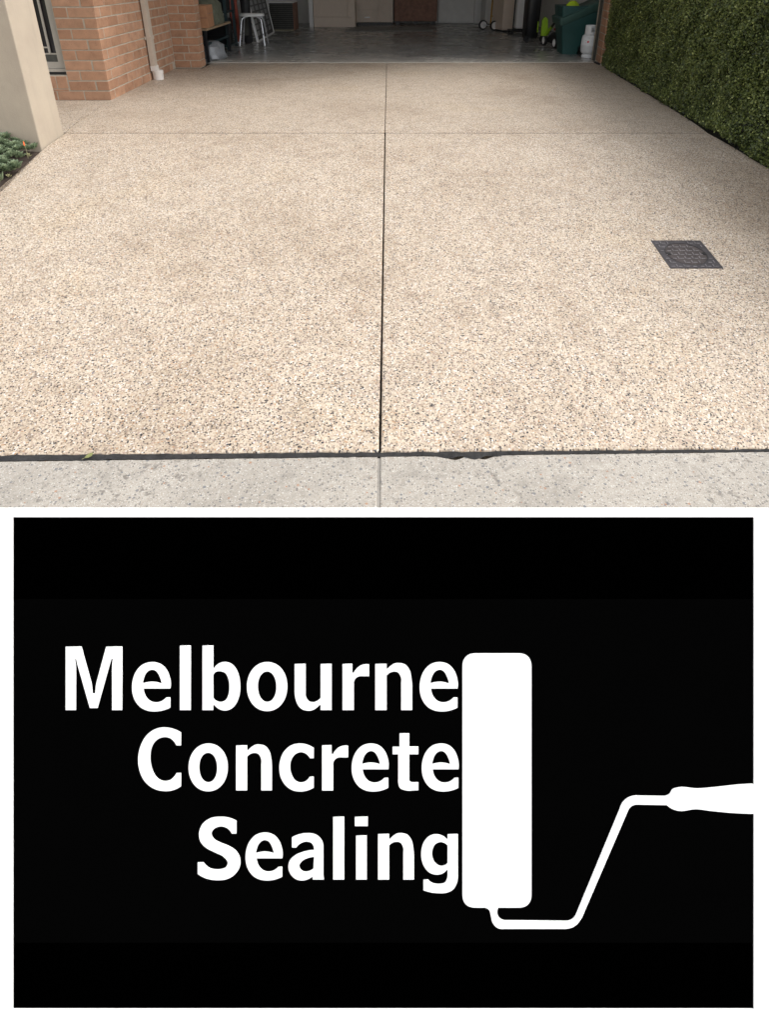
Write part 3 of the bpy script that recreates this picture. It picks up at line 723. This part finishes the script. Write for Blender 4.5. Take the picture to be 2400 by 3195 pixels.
# shower stool
L1, L2, L3, L4 = gp(748,149,FZ), gp(827,147,FZ), gp(760,139,FZ), gp(838,138,FZ)
st = T('shower_stool', 'white shower stool on four adjustable aluminium legs near the left side', 'stool', ((L1.x+L2.x)/2, (L1.y+L3.y)/2, FZ)); so = st.location.copy()
SH = .42
def topp(x,y,d): q = at(x,y,d); return q-so
fl1 = topp(750,72,L1.y+.04); fl2 = topp(808,66,L2.y+.04)
def bentleg(base, x_in, y_in, nm='leg'):
    b = base-so; top = Vector((x_in, y_in, SH-.01))
    kn = b.lerp(Vector((x_in+(.035 if x_in<0 else -.035)*-1, y_in, SH)), .88)
    e = MB().tube([b, b.lerp(kn,.5), kn, kn.lerp(top,.5)+Vector((0,0,.012)), Vector((x_in*.75, y_in, SH))], .0125, 12); return e.build(nm, M['metal'], st, True), b, kn
for base, xi, yi in ((L1,-.11,-.08),(L2,.11,-.08),(L3,-.11,.09),(L4,.11,.09)):
    lg, b, kn = bentleg(base, xi, yi)
    c1 = b.lerp(kn,.44); c2 = b.lerp(kn,.50); MB().tube([c1,c2], .0165, 12).build('collar', M['greyprint'], lg)
    MB().tube([b, b+(kn-b).normalized()*.015], .014, 12).build('rubber_tip', M['greyprint'], lg)
mb = MB(); mb.loft([[(s_*.185*math.copysign(abs(math.cos(t))**.7,math.cos(t)), s_*.15*math.copysign(abs(math.sin(t))**.7,math.sin(t)), z) for t in [2*math.pi*i/36 for i in range(36)]] for s_,z in ((.9,SH+.005),(1,SH+.012),(1,SH+.035),(.94,SH+.045),(.5,SH+.038))]); mb.build('seat', M['white'], st, True)
# leaning framed panel
p0 = gp(808,134,FZ); p1 = gp(857,104,FZ)
fp = T('framed_panel', 'white framed dark panel with rows of small squares leaning behind the stool', 'panel', (p0.x,p0.y,FZ)); dv = (p1-p0); dv.z=0; Lp = dv.length; ux = dv.normalized(); lean = at(775,55,p0.y+.05)-p0
lean = Vector((-.12,.06,.62)); lean = lean - ux*lean.dot(ux)*.4
uz = lean.normalized(); uy = ux.cross(uz).normalized()*-1
MP = Matrix((ux,uy*-1,uz)).transposed().to_4x4(); Hp=.70
def pbox(nm, a,b,c,d,e,f,m): return MB().box(a,b,c,d,e,f,MP).build(nm, M[m], fp)
pbox('frame_rail',0,Lp,-.035,.0,0,.03,'white'); pbox('frame_rail',0,Lp,-.035,.0,Hp-.03,Hp,'white'); pbox('frame_stile',0,.045,-.035,.0,.031,Hp-.031,'white'); pbox('frame_stile',Lp-.03,Lp,-.035,.0,.031,Hp-.031,'white')
pbox('backing',.046,Lp-.031,-.02,-.012,.031,Hp-.031,'black')
nc=4
for c in range(nc):
    for r_ in range(6):
        w_=(Lp-.17)/nc; x=.10+c*w_; z=.09+r_*.095
        for sgn in (-.025,): pbox('card',x,x+w_*.62,sgn,sgn+.004,z,z+.07,'greyprint')
        pbox('card',x,x+w_*.62,-.011,-.007,z,z+.07,'greyprint')
# slatted chest against the back left
q0 = gp(845,97,FZ); q1 = gp(917,97,FZ); sc = T('slatted_chest', 'dark slatted shoe rack with a pale bottom rail behind the leaning panel', 'chest', (q0.x,q0.y,FZ)); Wc=q1.x-q0.x
MB().box(0,Wc,.02,.6,.0,.5).build('carcass', M['black'], sc)
for i in range(13): MB().box(0,Wc,.0,.02,.03+i*.036,.048+i*.036).build('slat', M['slat'], sc)
MB().box(0,Wc,-.005,.02,0,.018).build('base_rail', M['slatl'], sc); MB().box(Wc+.001,Wc+.02,.02,.6,0,.5).build('side', M['wood'], sc); MB().box(-.02,Wc+.02,-.01,.6,.501,.52).build('top', M['white'], sc)
# wall door and post, cupboards, chest, doors on the back wall
yb = 14.6
dd = gp(934,80,FZ); d1=gp(978,80,FZ)
dr = T('side_door', 'plain white door in the back wall left of the cream cupboards', 'door', (dd.x, 14.70, FZ)); MB().box(0,.55,0,.04,0,2.0).build('leaf_panel', M['whitewall'], dr); MB().box(.0,.55,-.012,-.001,0,.06).build('skirt', M['white'], dr)
cA0=gp(980,87,FZ); cA1=gp(1109,87,FZ); W1=cA1.x-cA0.x
ps = T('tall_white_panel', 'narrow white end panel standing left of the large cream cupboard', 'panel', (gp(966,87,FZ).x, cA0.y, FZ)); MB().box(0,.085,0,.5,0,1.9,bev=.004).build('end_board', M['white'], ps)
cu = T('cupboard', 'large cream laminate cupboard with a deep bottom drawer on the back wall', 'cupboard', (cA0.x,cA0.y,FZ))
MB().box(0,W1,.02,.55,.0,1.7).build('carcass', M['cabinet'], cu); MB().box(0.003,W1-.003,0,.018,.005,.20,bev=.002).build('drawer', M['cabinet'], cu); MB().box(.003,W1-.16,0,.018,.208,1.68,bev=.002).build('door', M['cabinet'], cu); MB().box(W1-.152,W1-.003,0,.018,.208,1.68,bev=.002).build('stile', M['cabinet'], cu)
cB0=gp(1112,79,FZ+.0); cB1=gp(1226,79,FZ); W2=cB1.x-cB0.x
cb = T('drawer_unit', 'cream drawer unit with a bar handle between the cupboard and brown chest', 'cabinet', (cB0.x,cB0.y,FZ))
MB().box(0,W2,.02,.5,.05,1.2).build('carcass', M['cabinet'], cb); MB().box(.02,W2-.02,.06,.5,0,.049).build('plinth', M['black'], cb)
s_=W2*.6
dwr=MB().box(.003,s_-.003,0,.018,.053,.30,bev=.002).build('drawer', M['cabinet'], cb); MB().box(s_*.38,s_*.62,-.03,-.02,.15,.162).box(s_*.38,s_*.38+.01,-.02,-.001,.15,.162).box(s_*.62-.01,s_*.62,-.02,-.001,.15,.162).build('handle', M['metal'], dwr)
MB().box(.003,s_-.003,0,.018,.306,.60,bev=.002).build('drawer', M['cabinet'], cb); MB().box(s_+.003,W2-.003,0,.018,.053,1.19,bev=.002).build('door', M['cabinet'], cb)
cC0=gp(1230,77,FZ); cC1=gp(1363,77,FZ); W3=cC1.x-cC0.x
cc = T('wooden_chest', 'dark brown timber chest on short feet at the middle of the back wall', 'chest', (cC0.x,cC0.y,FZ))
MB().box(0,W3,0,.5,.06,.75,bev=.006).build('body', M['wood'], cc); MB().box(-.02,W3+.02,-.02,.52,.751,.79,bev=.004).build('lid', M['wood'], cc)
for x in (.03,W3*.45,W3-.13): MB().box(x,x+.1,.02,.12,0,.059).build('foot', M['black'], cc)
rd = T('back_door', 'wide white door in the back wall right of the brown chest', 'door', (gp(1366,73,FZ).x, 14.70, FZ)); MB().box(0,.80,0,.04,0.02,2.0).build('leaf_panel', M['whitewall'], rd); MB().box(.81,.88,-.03,.04,0,2.05).build('jamb', M['white'], rd)
fz = T('white_freezer', 'white appliance side standing right of the white back door', 'appliance', (gp(1480,68,FZ).x+.06, 14.1, FZ)); MB().box(0,.55,0,.6,.03,1.5,bev=.01).build('body', M['white'], fz); MB().box(.02,.53,.02,.58,0,.029).build('base', M['black'], fz)
m0=gp(1075,100,FZ); m1=gp(1353,99,FZ); m2=gp(1340,86,FZ)
mt = MB().prism([(m0.x,m0.y),(m1.x,m1.y),(m2.x,m2.y),(gp(1108,86,FZ).x,m2.y)], FZ+.001, FZ+.012).build('floor_mat', M['mat']); tag(mt, 'long grey mat on the garage floor before the cupboards', 'mat')
# hand truck
h0=gp(1542,97,FZ); ht=T('hand_truck', 'yellow framed hand truck with two grey wheels near the back right', 'hand truck', (h0.x,h0.y,FZ), .25)
def wheel(par, loc, r, wdt, rimm='white', axis_rz=0, nm='wheel', hub=None):
    Mx = Matrix.Translation(loc) @ Matrix.Rotation(axis_rz,4,'Z') @ Matrix.Rotation(math.pi/2,4,'X')
    prof=[(r*.72,-wdt*.42),(r*.9,-wdt*.5),(r,-wdt*.3),(r,wdt*.3),(r*.9,wdt*.5),(r*.72,wdt*.42)]
    wh = MB().lathe(prof+[(r*.72,-wdt*.42)],28,Mx,cap=False).build(nm, M['dark'], par, True)
    rim = MB(); rim.lathe([(.001,-wdt*.25),(r*.15,-wdt*.34),(r*.2,-wdt*.3),(r*.25,-wdt*.14),(r*.52,-wdt*.14),(r*.60,-wdt*.36),(r*.73,-wdt*.40),(r*.73,wdt*.40),(r*.6,wdt*.36),(r*.52,wdt*.14),(r*.001,wdt*.2)],28,Mx,cap=False)
    rim.build('rim', M[rimm], wh, True); return wh
wheel(ht,(0,0,.092),.092,.045); wheel(ht,(-.14,.24,.092),.092,.045)
MB().tube([(0,.03,.092),(-.14,.21,.092)], .010).build('axle', M['metal'], ht)
for x,y in ((.10,.02),(-.0,.24)): MB().tube([(x+.02,y,.05),(x+.03,y,.6),(x+.08,y,1.15)], .016).build('upright', M['yellow'], ht)
for z in (.25,.6,.95): MB().tube([(.13,.02,z),(.03,.24,z)], .012).build('crossbar', M['yellow'], ht)
MB().box(.14,.30,-.02,.30,.01,.02).build('toe_plate', M['metal'], ht); MB().tube([(.12,.02,.05),(.02,.03,.092)], .012).build('wheel_bracket', M['metal'], ht)
# cream appliance and white container
c0=gp(1592,101,FZ); cf=T('cream_fridge', 'beige upright cabinet standing right of the hand truck', 'cabinet', (c0.x,c0.y,FZ), R(14))
MB().box(-.17,.05,0,.5,.03,1.5,bev=.01).build('body', M['cabinet'], cf); MB().box(-.15,.03,.02,.48,0,.029).build('base', M['black'], cf)
w0=gp(1608,108,FZ); wb=T('storage_tub', 'pale grey tall tub on a black wheeled base', 'tub', (w0.x,w0.y,FZ))
MB().box(-.01,.24,0,.3,.09,.95,bev=.03,seg=3).build('tub_body', M['white'], wb,True); MB().box(-.09,.24,-.06,.32,.045,.07,bev=.005).build('base', M['black'], wb)
MB().tube([(-.05,.0,.07),(-.045,.0,.98)], .012).build('upright', M['black'], wb)
for x,y in ((-.07,-.04),(.20,-.04),(-.07,.28),(.20,.28)): wheel(wb,(x,y,.022),.022,.02,'black')
# black machine
g0=gp(1655,134,FZ); bv=T('wheeled_trolley', 'black wheeled bag trolley between the tub and the lawn mower', 'trolley', (g0.x,g0.y,FZ))
MB().loft([[(s_*.11*math.copysign(abs(math.cos(t))**.4,math.cos(t))+.03, s_*.17*math.copysign(abs(math.sin(t))**.5,math.sin(t))+.22, z) for t in [2*math.pi*i/28 for i in range(28)]] for z,s_ in ((.05,.9),(.08,1),(.6,1.05),(.95,.98),(1.0,.8))]).build('body', M['black'], bv, True)
MB().box(.10,.115,.03,.05,.15,.32).build('stripe', M['lime'], bv)
wheel(bv,(-.06,.02,.055),.055,.04,'black'); wheel(bv,(.20,.02,.055),.055,.04,'black')
# mower
k0=gp(1731,152,FZ); k1=gp(1698,143,FZ)
mw=T('lawn_mower', 'push lawn mower with lime green handle parked beside the green wheelie bin', 'mower', (k0.x,k0.y,FZ)); kd=(k1-k0); ka=math.atan2(kd.y,kd.x)
wr=.075
pn=Vector((kd.y,-kd.x,0)).normalized()*.36
for off in (Vector((0,0,0)), kd, pn, kd+pn):
    wheel(mw,(off.x,off.y,wr),wr,.05,'white',ka+math.pi if False else ka)
kx=kd.normalized(); kyv=Vector((-kx.y,kx.x,0))
MK=Matrix((kx,kyv,Vector((0,0,1)))).transposed().to_4x4(); kl=kd.length
MB().loft([[MK@Vector((kl/2+sx*(kl/2-.02)*a_, -.18+sy*.14*a_, z)) for sx,sy in ((-1,-1),(0,-1.1),(1,-1),(1.1,0),(1,1),(0,1.1),(-1,1),(-1.1,0))] for z,a_ in ((.05,1),(.12,1),(.17,.8),(.20,.6))]).build('deck', M['dark'], mw, True)
MB().lathe([(.075,.20),(.09,.22),(.08,.27),(.05,.30)],24,Matrix.Translation(MK@Vector((kl/2,-.17,0)))).build('engine', M['dark'], mw, True)
MB().box(-.03,.03,-.03,.03,0,.03,Matrix.Translation(MK@Vector((kl/2,-.085,.235)))).build('fuel_cap', M['red'], mw)
ha=at(1705,108,k0.y+.25)-mw.location; hb=at(1735,68,k0.y-.02)-mw.location; hc_=at(1752,50,k0.y-.12)-mw.location
MB().tube([ha,ha.lerp(hb,.6)], .022).build('shaft', M['lime'], mw, True); MB().tube([ha.lerp(hb,.58),hb,hc_], .018).build('grip', M['black'], mw, True); MB().tube([hb,hb.lerp(hc_,.4)], .024).build('clamp', M['metal'], mw, True)
mb=MB(); ca=at(1686,112,k0.y+.32)-mw.location
mb.prism([(0,0),(.10,0),(.12,.05),(.09,.12),(.075,.24),(.03,.27),(0,.22)], 0, .07, Matrix.Translation(ca)@Matrix.Rotation(math.pi/2,4,'X')); mb.build('side_guard', M['lime'], mw)
# wheelie bin
n0=gp(1755,171,FZ); n1=gp(1818,172,FZ)
wbn=T('wheelie_bin', 'dark green wheelie bin with a lime bag on top beside the gas bottle', 'bin', (n0.x,n0.y,FZ), R(-4))
BW=.50
def ring(x0,x1,y0,y1,z,r=.03,n=5):
    out=[]
    for cx_,cy_,a0 in ((x1-r,y1-r,0),(x0+r,y1-r,90),(x0+r,y0+r,180),(x1-r,y0+r,270)):
        for i in range(n): a=R(a0+90*i/(n-1)); out.append((cx_+r*math.cos(a),cy_+r*math.sin(a),z))
    return out
MB().loft([ring(-.005,.21,0,.42,0),ring(-.012,.22,-.005,.43,.10),ring(-.03,.36,-.012,.46,.19),ring(-.045,.40,-.02,.50,.30),ring(-.047,.402,-.022,.502,.305),ring(-.080,.46,-.035,.56,.62)]).build('bin_body', M['bin'], wbn, True)
mb=MB(); mb.loft([ring(-.075,.44,-.04,.56,.375),ring(-.085,.45,-.05,.57,.385),ring(-.10,.48,-.06,.60,.465),ring(-.09,.47,-.05,.59,.475)])
for v in mb.bm.verts: v.co.z += max(0,(v.co.x-.05))*.55 + .0
mb.build('rim_band', M['binlid'], wbn, True)
wheel(wbn,(.30,.02,.085),.085,.05,'black'); wheel(wbn,(.30,.40,.085),.085,.05,'black')
lb=T('lime_bag', 'bright lime green bag poking out of the top of the wheelie bin', 'bag', tuple(at(1784,46,n0.y+.16)))
MB().loft([[(s_*.12*math.cos(t)*(1+.1*math.sin(4*t)),s_*.10*math.sin(t),z-.12) for t in [2*math.pi*i/20 for i in range(20)]] for z,s_ in ((.0,.7),(.07,1.05),(.16,1.0),(.25,.7),(.29,.3))]).build('bag_body', M['limebag'], lb, True)
# gas bottle
g1=gp(1834,183,FZ); GR=.098
gb=T('gas_bottle', 'white gas cylinder with a red diamond mark beside the right brick wall', 'gas bottle', (g1.x+.015,g1.y+.08,FZ))
MB().lathe([(.070,0),(.078,.004),(.076,.03),(.070,.045),(.064,.05)],36).build('foot_ring', M['gas'], gb, True)
MB().lathe([(.02,.043),(.06,.046),(.085,.06),(GR,.09),(GR+.001,.155),(GR+.0025,.158),(GR+.001,.161),(GR,.24),(.090,.275),(.062,.297),(.03,.305),(.01,.306)],40).build('cylinder', M['gas'], gb, True)
mb=MB(); n=48; r_=.068; lo=[];hi=[]
for i in range(n): 
    a=2*math.pi*i/n; lo.append((r_*math.cos(a),r_*math.sin(a))); 
zl=[.290,.325,.338,.392,.400]
V=[[mb.bm.verts.new((x,y,z)) for x,y in lo] for z in [.288,.322,.385,.405]]
for lev in range(3):
    for i in range(n):
        a=(i+.5)/n*360
        if lev==1 and (262<a<318 or 80<a<130): continue
        mb.bm.faces.new((V[lev][i],V[lev][(i+1)%n],V[lev+1][(i+1)%n],V[lev+1][i]))
cl=mb.build('collar', M['gas'], gb, True); sm=cl.modifiers.new('s','SOLIDIFY'); sm.thickness=.004
MB().lathe([(.018,.306),(.018,.33),(.024,.335),(.024,.365),(.012,.37)],16).build('valve', M['metal'], gb, True)
MB().tube([(0,0,.345),(.03,-.03,.345)],.01).build('valve_outlet', M['metal'], gb, True)
def decal(nm,a0,w_,z0,h_,m,diamond=False):
    mb=MB(); rr2=GR+.0012; n=6
    if diamond:
        vs=[mb.bm.verts.new((rr2*math.cos(a),rr2*math.sin(a),z)) for a,z in ((a0,z0+h_/2),(a0-w_/2/GR,z0),(a0,z0-h_/2),(a0+w_/2/GR,z0))]; mb.bm.faces.new(vs)
        for v in vs: v.co.xy*=1.004
    else:
        V=[[mb.bm.verts.new((rr2*math.cos(a0-w_/2/GR+w_/GR*i/n),rr2*math.sin(a0-w_/2/GR+w_/GR*i/n),z)) for i in range(n+1)] for z in (z0,z0+h_)]
        for i in range(n): mb.bm.faces.new((V[0][i],V[0][i+1],V[1][i+1],V[1][i]))
    return mb.build(nm,M[m],gb)
fa=math.atan2(-gb.location.y,-gb.location.x)
decal('hazard_mark',fa-.12,.030,.205,.034,'red',True)
for z in (.222,.214,.196,.188): decal('print_line',fa-.42,.022,z,.0025,'greyprint')
for z in (.282,): decal('print_line',fa-.1,.03,z-.03,.003,'greyprint')

# ------------------------------------------------------------------ sign board leaning back on the footpath
ZC = .8925                         # distance along the optical axis at which the board's face stands
k_ = ZC/F                         # metres per photo pixel on the board
def bx_(x): return (x-1200)*k_
def by_(y): return -(y-815)*k_
sgn_top, sgn_bot = 1594, 3206
Rm = Matrix.Rotation(math.pi/2-PITCH, 4, 'X')       # board plane: x right, y up the board, z towards the viewer
origin = Vector((0,0,HC)) + Rm @ Vector((0, by_(sgn_bot), -ZC+.0022))
sign = empty('sign_board', origin); sign.rotation_euler = (math.pi/2-PITCH,0,0)
tag(sign, 'black signboard with white lettering and paint roller emblem leaning back on the footpath', 'sign')
def BY(y): return by_(y)-by_(sgn_bot)
SX0, SX1 = -45, 2445
MB().box(bx_(SX0), bx_(SX1), 0, BY(sgn_top), -.0145, -.0045, bev=.0006).build('backing_board', M['signedge'], sign)
M['signpitch'] = plain('pitch_black_vinyl', (.0001,.0001,.0001), .95, var=.02, spec=.0)
MB().box(bx_(41), bx_(2352), BY(2942), BY(1870), -.0044, -.0030).build('black_panel', M['signblack'], sign)
MB().box(bx_(41), bx_(2352), BY(3146), BY(2942), -.0044, -.0030).build('black_band', M['signpitch'], sign)
MB().box(bx_(41), bx_(2352), BY(1870), BY(1613), -.0044, -.0030).build('black_band', M['signpitch'], sign)
for nm,(a,b,c,d) in {'rim_top':(SX0,SX1,1613,sgn_top), 'rim_bottom':(SX0,SX1,sgn_bot,3146), 'rim_left':(SX0,41,3146,1613), 'rim_right':(2352,SX1,3146,1613)}.items():
    MB().box(bx_(a)+(0),bx_(b),BY(c)+.0000,BY(d),-.0043,-.0015).build('rim', M['signedge'], sign)
# rear props, standing on the footpath
inv = (Matrix.Translation(origin) @ Rm).inverted()
for x in (-.42,.42):
    top_ = Rm @ Vector((x, BY(1700), -.022)) + origin; foot = Vector((x, top_.y+.16, ZF+.004)); 
    MB().tube([inv@top_, inv@foot], .010, 8).build('prop_leg', M['metal'], sign)
def smooth_poly(pts):
    n=len(pts); out=[]
    for i in range(n):
        p0,p1,p2,p3 = pts[i-1],pts[i],pts[(i+1)%n],pts[(i+2)%n]
        out.append((p1[0],p1[1]))
        if p1[2]==0 and p2[2]==0: continue
        a=Vector(p1[:2]); b=Vector(p2[:2]); d=(b-a).length
        def tan(pm,p,pn):
            pm,p,pn=Vector(pm[:2]),Vector(p[:2]),Vector(pn[:2]); l1=(p-pm).length or 1; l2=(pn-p).length or 1
            return ((p-pm)/l1*l2+(pn-p)/l2*l1)/(l1+l2)
        m1 = tan(p0,p1,p2) if p1[2] else None; m2 = tan(p1,p2,p3) if p2[2] else None
        if m1 is None: m1 = ((b-a)/d*2 - m2)
        if m2 is None: m2 = ((b-a)/d*2 - m1)
        m1=m1*d; m2=m2*d
        for j in range(1,6):
            t=j/6; q=a*(2*t**3-3*t**2+1)+m1*(t**3-2*t**2+t)+b*(-2*t**3+3*t**2)+m2*(t**3-t**2); out.append((q.x,q.y))
    return out
def ell(cx_,cy_,rx,ry,e=.96,n=56): return [(cx_+rx*math.copysign(abs(math.cos(a))**e,math.cos(a)), cy_+ry*math.copysign(abs(math.sin(a))**e,math.sin(a))) for a in [2*math.pi*i/n for i in range(n)]]
def S(*v):   # pack: numbers in triples x, y, smooth
    return smooth_poly([(v[i],v[i+1],v[i+2]) for i in range(0,len(v),3)])
G = {}
G['M']=[[(52,58),(215,58),(316,425),(322,450),(330,543),(357,543),(364,460),(371,425),(470,58),(637,58),(637,713),(532,713),(531,300),(533,240),(539,183),(527,183),(510,235),(383,692),(302,692),(172,235),(161,183),(149,183),(156,240),(159,300),(159,713),(52,713)]]
G['e']=[S(1136,490,0,1140,440,1,1128,370,1,1098,300,1,1040,242,1,945,218,1,850,242,1,785,305,1,750,385,1,738,470,1,748,560,1,780,632,1,832,688,1,895,718,1,970,728,1,1050,719,1,1135,688,0,1135,585,0,1092,585,0,1062,611,1,1028,629,1,985,636,1,925,620,1,885,580,1,865,535,1,857,490,0),
        S(850,435,0,860,390,1,880,340,1,910,307,1,948,295,1,985,307,1,1012,340,1,1032,385,1,1046,434,0,1030,436,0,1000,428,1,948,422,1,900,426,1,862,435,0)]
G['l']=[[(1235,48),(1348,48),(1348,713),(1235,713)]]
G['b']=[S(106,48,0,218,48,0,218,284,0,226,280,0,262,242,1,300,223,1,340,218,1,402,235,1,455,290,1,487,370,1,498,470,1,490,560,1,460,640,1,410,697,1,340,718,1,285,706,1,248,680,1,228,661,0,218,661,0,218,713,0,106,713,0),
        S(218,355,0,240,322,1,290,312,1,340,328,1,373,385,1,385,475,1,375,555,1,345,612,1,290,632,1,245,617,1,218,590,0)]
G['o']=[ell(776,471,209.5,253), ell(776,472,96,159)]
G['u']=[S(1062,237,0,1176,237,0,1176,540,0,1190,600,1,1215,627,1,1250,634,1,1295,620,1,1332,587,0,1332,237,0,1446,237,0,1446,713,0,1332,713,0,1332,661,0,1318,661,0,1280,697,1,1240,716,1,1200,720,1,1135,702,1,1090,650,1,1068,580,1,1062,500,0)]
G['r']=[S(230,237,0,330,237,0,330,330,0,345,330,0,378,282,1,420,252,1,470,241,1,505,243,0,505,362,0,435,362,0,385,370,1,358,395,1,347,450,0,347,713,0,230,713,0)]
G['n']=[S(569,237,0,687,237,0,687,288,0,697,288,0,738,250,1,775,231,1,815,228,1,880,245,1,925,300,1,945,385,1,952,490,0,952,713,0,838,713,0,838,430,0,830,358,1,805,323,1,765,314,1,722,325,1,687,355,0,687,713,0,569,713,0)]
G['C']=[S(480,118,0,400,80,1,310,65,1,210,83,1,120,150,1,60,260,1,37,390,1,52,510,1,105,620,1,190,692,1,310,722,1,400,712,1,480,672,0,480,537,0,432,537,0,400,582,1,365,610,1,315,620,1,250,600,1,198,535,1,170,450,1,163,370,1,175,280,1,215,205,1,265,171,1,320,162,1,370,175,1,405,205,1,432,248,0,480,248,0)]
G['c']=[S(358,232,0,300,203,1,235,193,1,160,210,1,100,262,1,68,335,1,60,400,1,72,480,1,115,552,1,170,592,1,235,605,1,300,597,1,358,572,0,358,480,0,322,480,0,300,508,1,275,524,1,245,530,1,200,513,1,168,465,1,154,395,1,165,330,1,200,282,1,245,265,1,285,275,1,308,293,1,325,317,0,358,317,0)]
G['t']=[S(1100,105,0,1183,105,0,1183,220,0,1262,220,0,1262,284,0,1183,284,0,1183,500,0,1190,522,1,1212,530,0,1262,530,0,1262,596,0,1210,598,0,1140,594,1,1105,578,1,1090,540,1,1088,500,0,1088,284,0,1040,284,0,1040,220,0,1100,220,0)]
G['S']=[S(460,135,0,390,105,1,290,93,1,190,108,1,110,165,1,73,270,1,90,350,1,145,410,1,240,460,1,330,507,1,370,562,1,350,615,1,300,635,1,245,638,1,180,622,1,145,595,1,120,565,0,60,565,0,60,682,0,120,718,1,190,740,1,270,747,1,370,733,1,450,680,1,497,600,1,495,515,1,455,445,1,380,395,1,290,358,1,225,318,1,203,270,1,220,225,1,255,200,1,300,190,1,355,203,1,390,230,1,412,264,0,460,264,0)]
G['a']=[S(1035,305,0,1110,275,1,1200,263,1,1290,283,1,1345,338,1,1360,415,0,1360,690,0,1367,740,0,1252,740,0,1247,708,0,1205,735,1,1130,750,1,1065,730,1,1015,675,1,997,610,1,1012,545,1,1070,490,1,1150,457,1,1262,437,0,1260,395,1,1235,360,1,1185,347,1,1130,362,1,1080,408,0,1035,408,0),
        S(1265,505,0,1200,517,1,1140,548,1,1110,600,1,1130,645,1,1175,662,1,1225,650,1,1258,628,0,1260,570,0)]
G['i']=[[(358,93),(492,93),(492,186),(358,186)], [(370,288),(481,288),(481,740),(370,740)]]
G['g']=[S(1320,273,0,1427,273,0,1427,690,0,1415,780,1,1375,845,1,1310,877,1,1220,882,1,1140,873,1,1068,852,0,1068,745,0,1118,745,0,1145,772,1,1185,786,1,1230,790,1,1290,775,1,1315,730,1,1320,680,0,1320,637,0,1312,640,0,1265,678,1,1200,690,1,1130,668,1,1075,605,1,1047,520,1,1047,440,1,1075,350,1,1130,292,1,1205,274,1,1265,290,1,1313,325,0,1320,322,0),
        S(1320,388,0,1285,360,1,1240,352,1,1190,375,1,1163,430,1,1162,510,1,1195,575,1,1245,603,1,1290,595,1,1320,570,0)]
def flat_shape(name, contours, parent, mat, z0=-.0029, z1=-.0019):
    cu = bpy.data.curves.new(name, 'CURVE'); cu.dimensions='2D'; cu.fill_mode='BOTH'; cu.extrude=(z1-z0)/2
    for c in contours:
        sp = cu.splines.new('POLY'); sp.points.add(len(c)-1); sp.use_cyclic_u=True
        for p,(x,y) in zip(sp.points, c): p.co=(x,y,0,1)
    tmp = bpy.data.objects.new('tmp', cu); C.objects.link(tmp)
    dg = bpy.context.evaluated_depsgraph_get(); me = bpy.data.meshes.new_from_object(tmp.evaluated_get(dg)); me.name=name
    bpy.data.objects.remove(tmp); bpy.data.curves.remove(cu)
    me.transform(Matrix.Translation((0,0,(z0+z1)/2))); me.materials.clear()
    return link(name, me, mat, parent)
LET = [('M',205.0,381.6,2017.4,2214.5),('e',412,533,2065.6,2219),('l',561.5,595.5,2014.1,2214.5),('b',631.9,749.8,2014.1,2216),('o',770.6,896.6,2065.6,2217.8),('u',919.5,1035,2071.3,2216.6),('r',1069.2,1151.9,2071.3,2214.5),('n',1171.2,1286.4,2068.6,2214.5),('e',1309.9,1429.3,2065.6,2219),
 ('C',431.1,565,2269.6,2467.2),('o',588.5,710.9,2319.8,2467.8),('n',736.8,848.7,2322.8,2464.8),('c',871.7,979.2,2319.7,2468.4),('r',1005.2,1086.5,2325.1,2465.2),('e',1097.7,1213.2,2319.7,2468.4),('t',1225.5,1305.6,2287.9,2465.9),('e',1316.4,1431.9,2319.7,2468.4),
 ('S',617.1,750.4,2548,2744.7),('e',766.4,882.2,2597.3,2745.6),('a',899.9,1011.2,2599.1,2745.6),('l',1039.8,1074.1,2548,2742.6),('i',1107.7,1148,2548,2742.6),('n',1179.9,1292.1,2599.1,2742.6),('g',1314.4,1429.3,2602.1,2785.3)]
for ch,x0,x1,y0,y1 in LET:
    cs=G[ch]; ax=[p[0] for c in cs for p in c]; ay=[p[1] for c in cs for p in c]; a0,a1,b0_,b1_=min(ax),max(ax),min(ay),max(ay)
    flat_shape('letter', [[(bx_(x0+(x-a0)/(a1-a0)*(x1-x0)), BY(y0+(y-b0_)/(b1_-b0_)*(y1-y0))) for x,y in c] for c in cs], sign, M['signwhite'])
kk=1.662
def LG(c): return [(bx_(1400+x/kk), BY(1950+y/kk)) for x,y in c]
rx0,rx1,ry0,ry1=72,430,147,1463; rr_=[]
for cx_,cy_,a0 in ((rx1-72,ry0+72,-90),(rx1-72,ry1-72,0),(rx0+72,ry1-72,90),(rx0+72,ry0+72,180)):
    for i in range(13):
        a=R(a0+90*i/12); c,s=math.cos(a),math.sin(a); rr_.append((cx_+72*math.copysign(abs(c)**.8,c) if abs(c)>1e-9 else cx_, cy_+72*math.copysign(abs(s)**.8,s) if abs(s)>1e-9 else cy_))
flat_shape('roller_emblem', [LG(rr_)], sign, M['signwhite'])
flat_shape('handle_emblem', [LG(S(258,1464.5,0,252,1485,1,262,1515,1,290,1530,0,615,1533,0,643,1521,1,661,1497,0,888,950,0,905,915,1,940,890,1,985,884,0,1120,886,0,1145,875,1,1160,852,1,1190,842,1,1290,847,1,1400,838,1,1500,827,1,1581.5,822,0,1581.5,977,0,1480,973,1,1360,962,1,1280,953,1,1195,962,1,1160,952,1,1132,932,0,975,929,0,947,939,1,930,962,0,700,1495,0,688,1520,1,655,1558,1,602,1573,0,290,1573,0,250,1566,1,228,1540,1,218,1500,1,210,1475,1,190,1464.5,0))], sign, M['signwhite'])
print('bricks', NB[0])
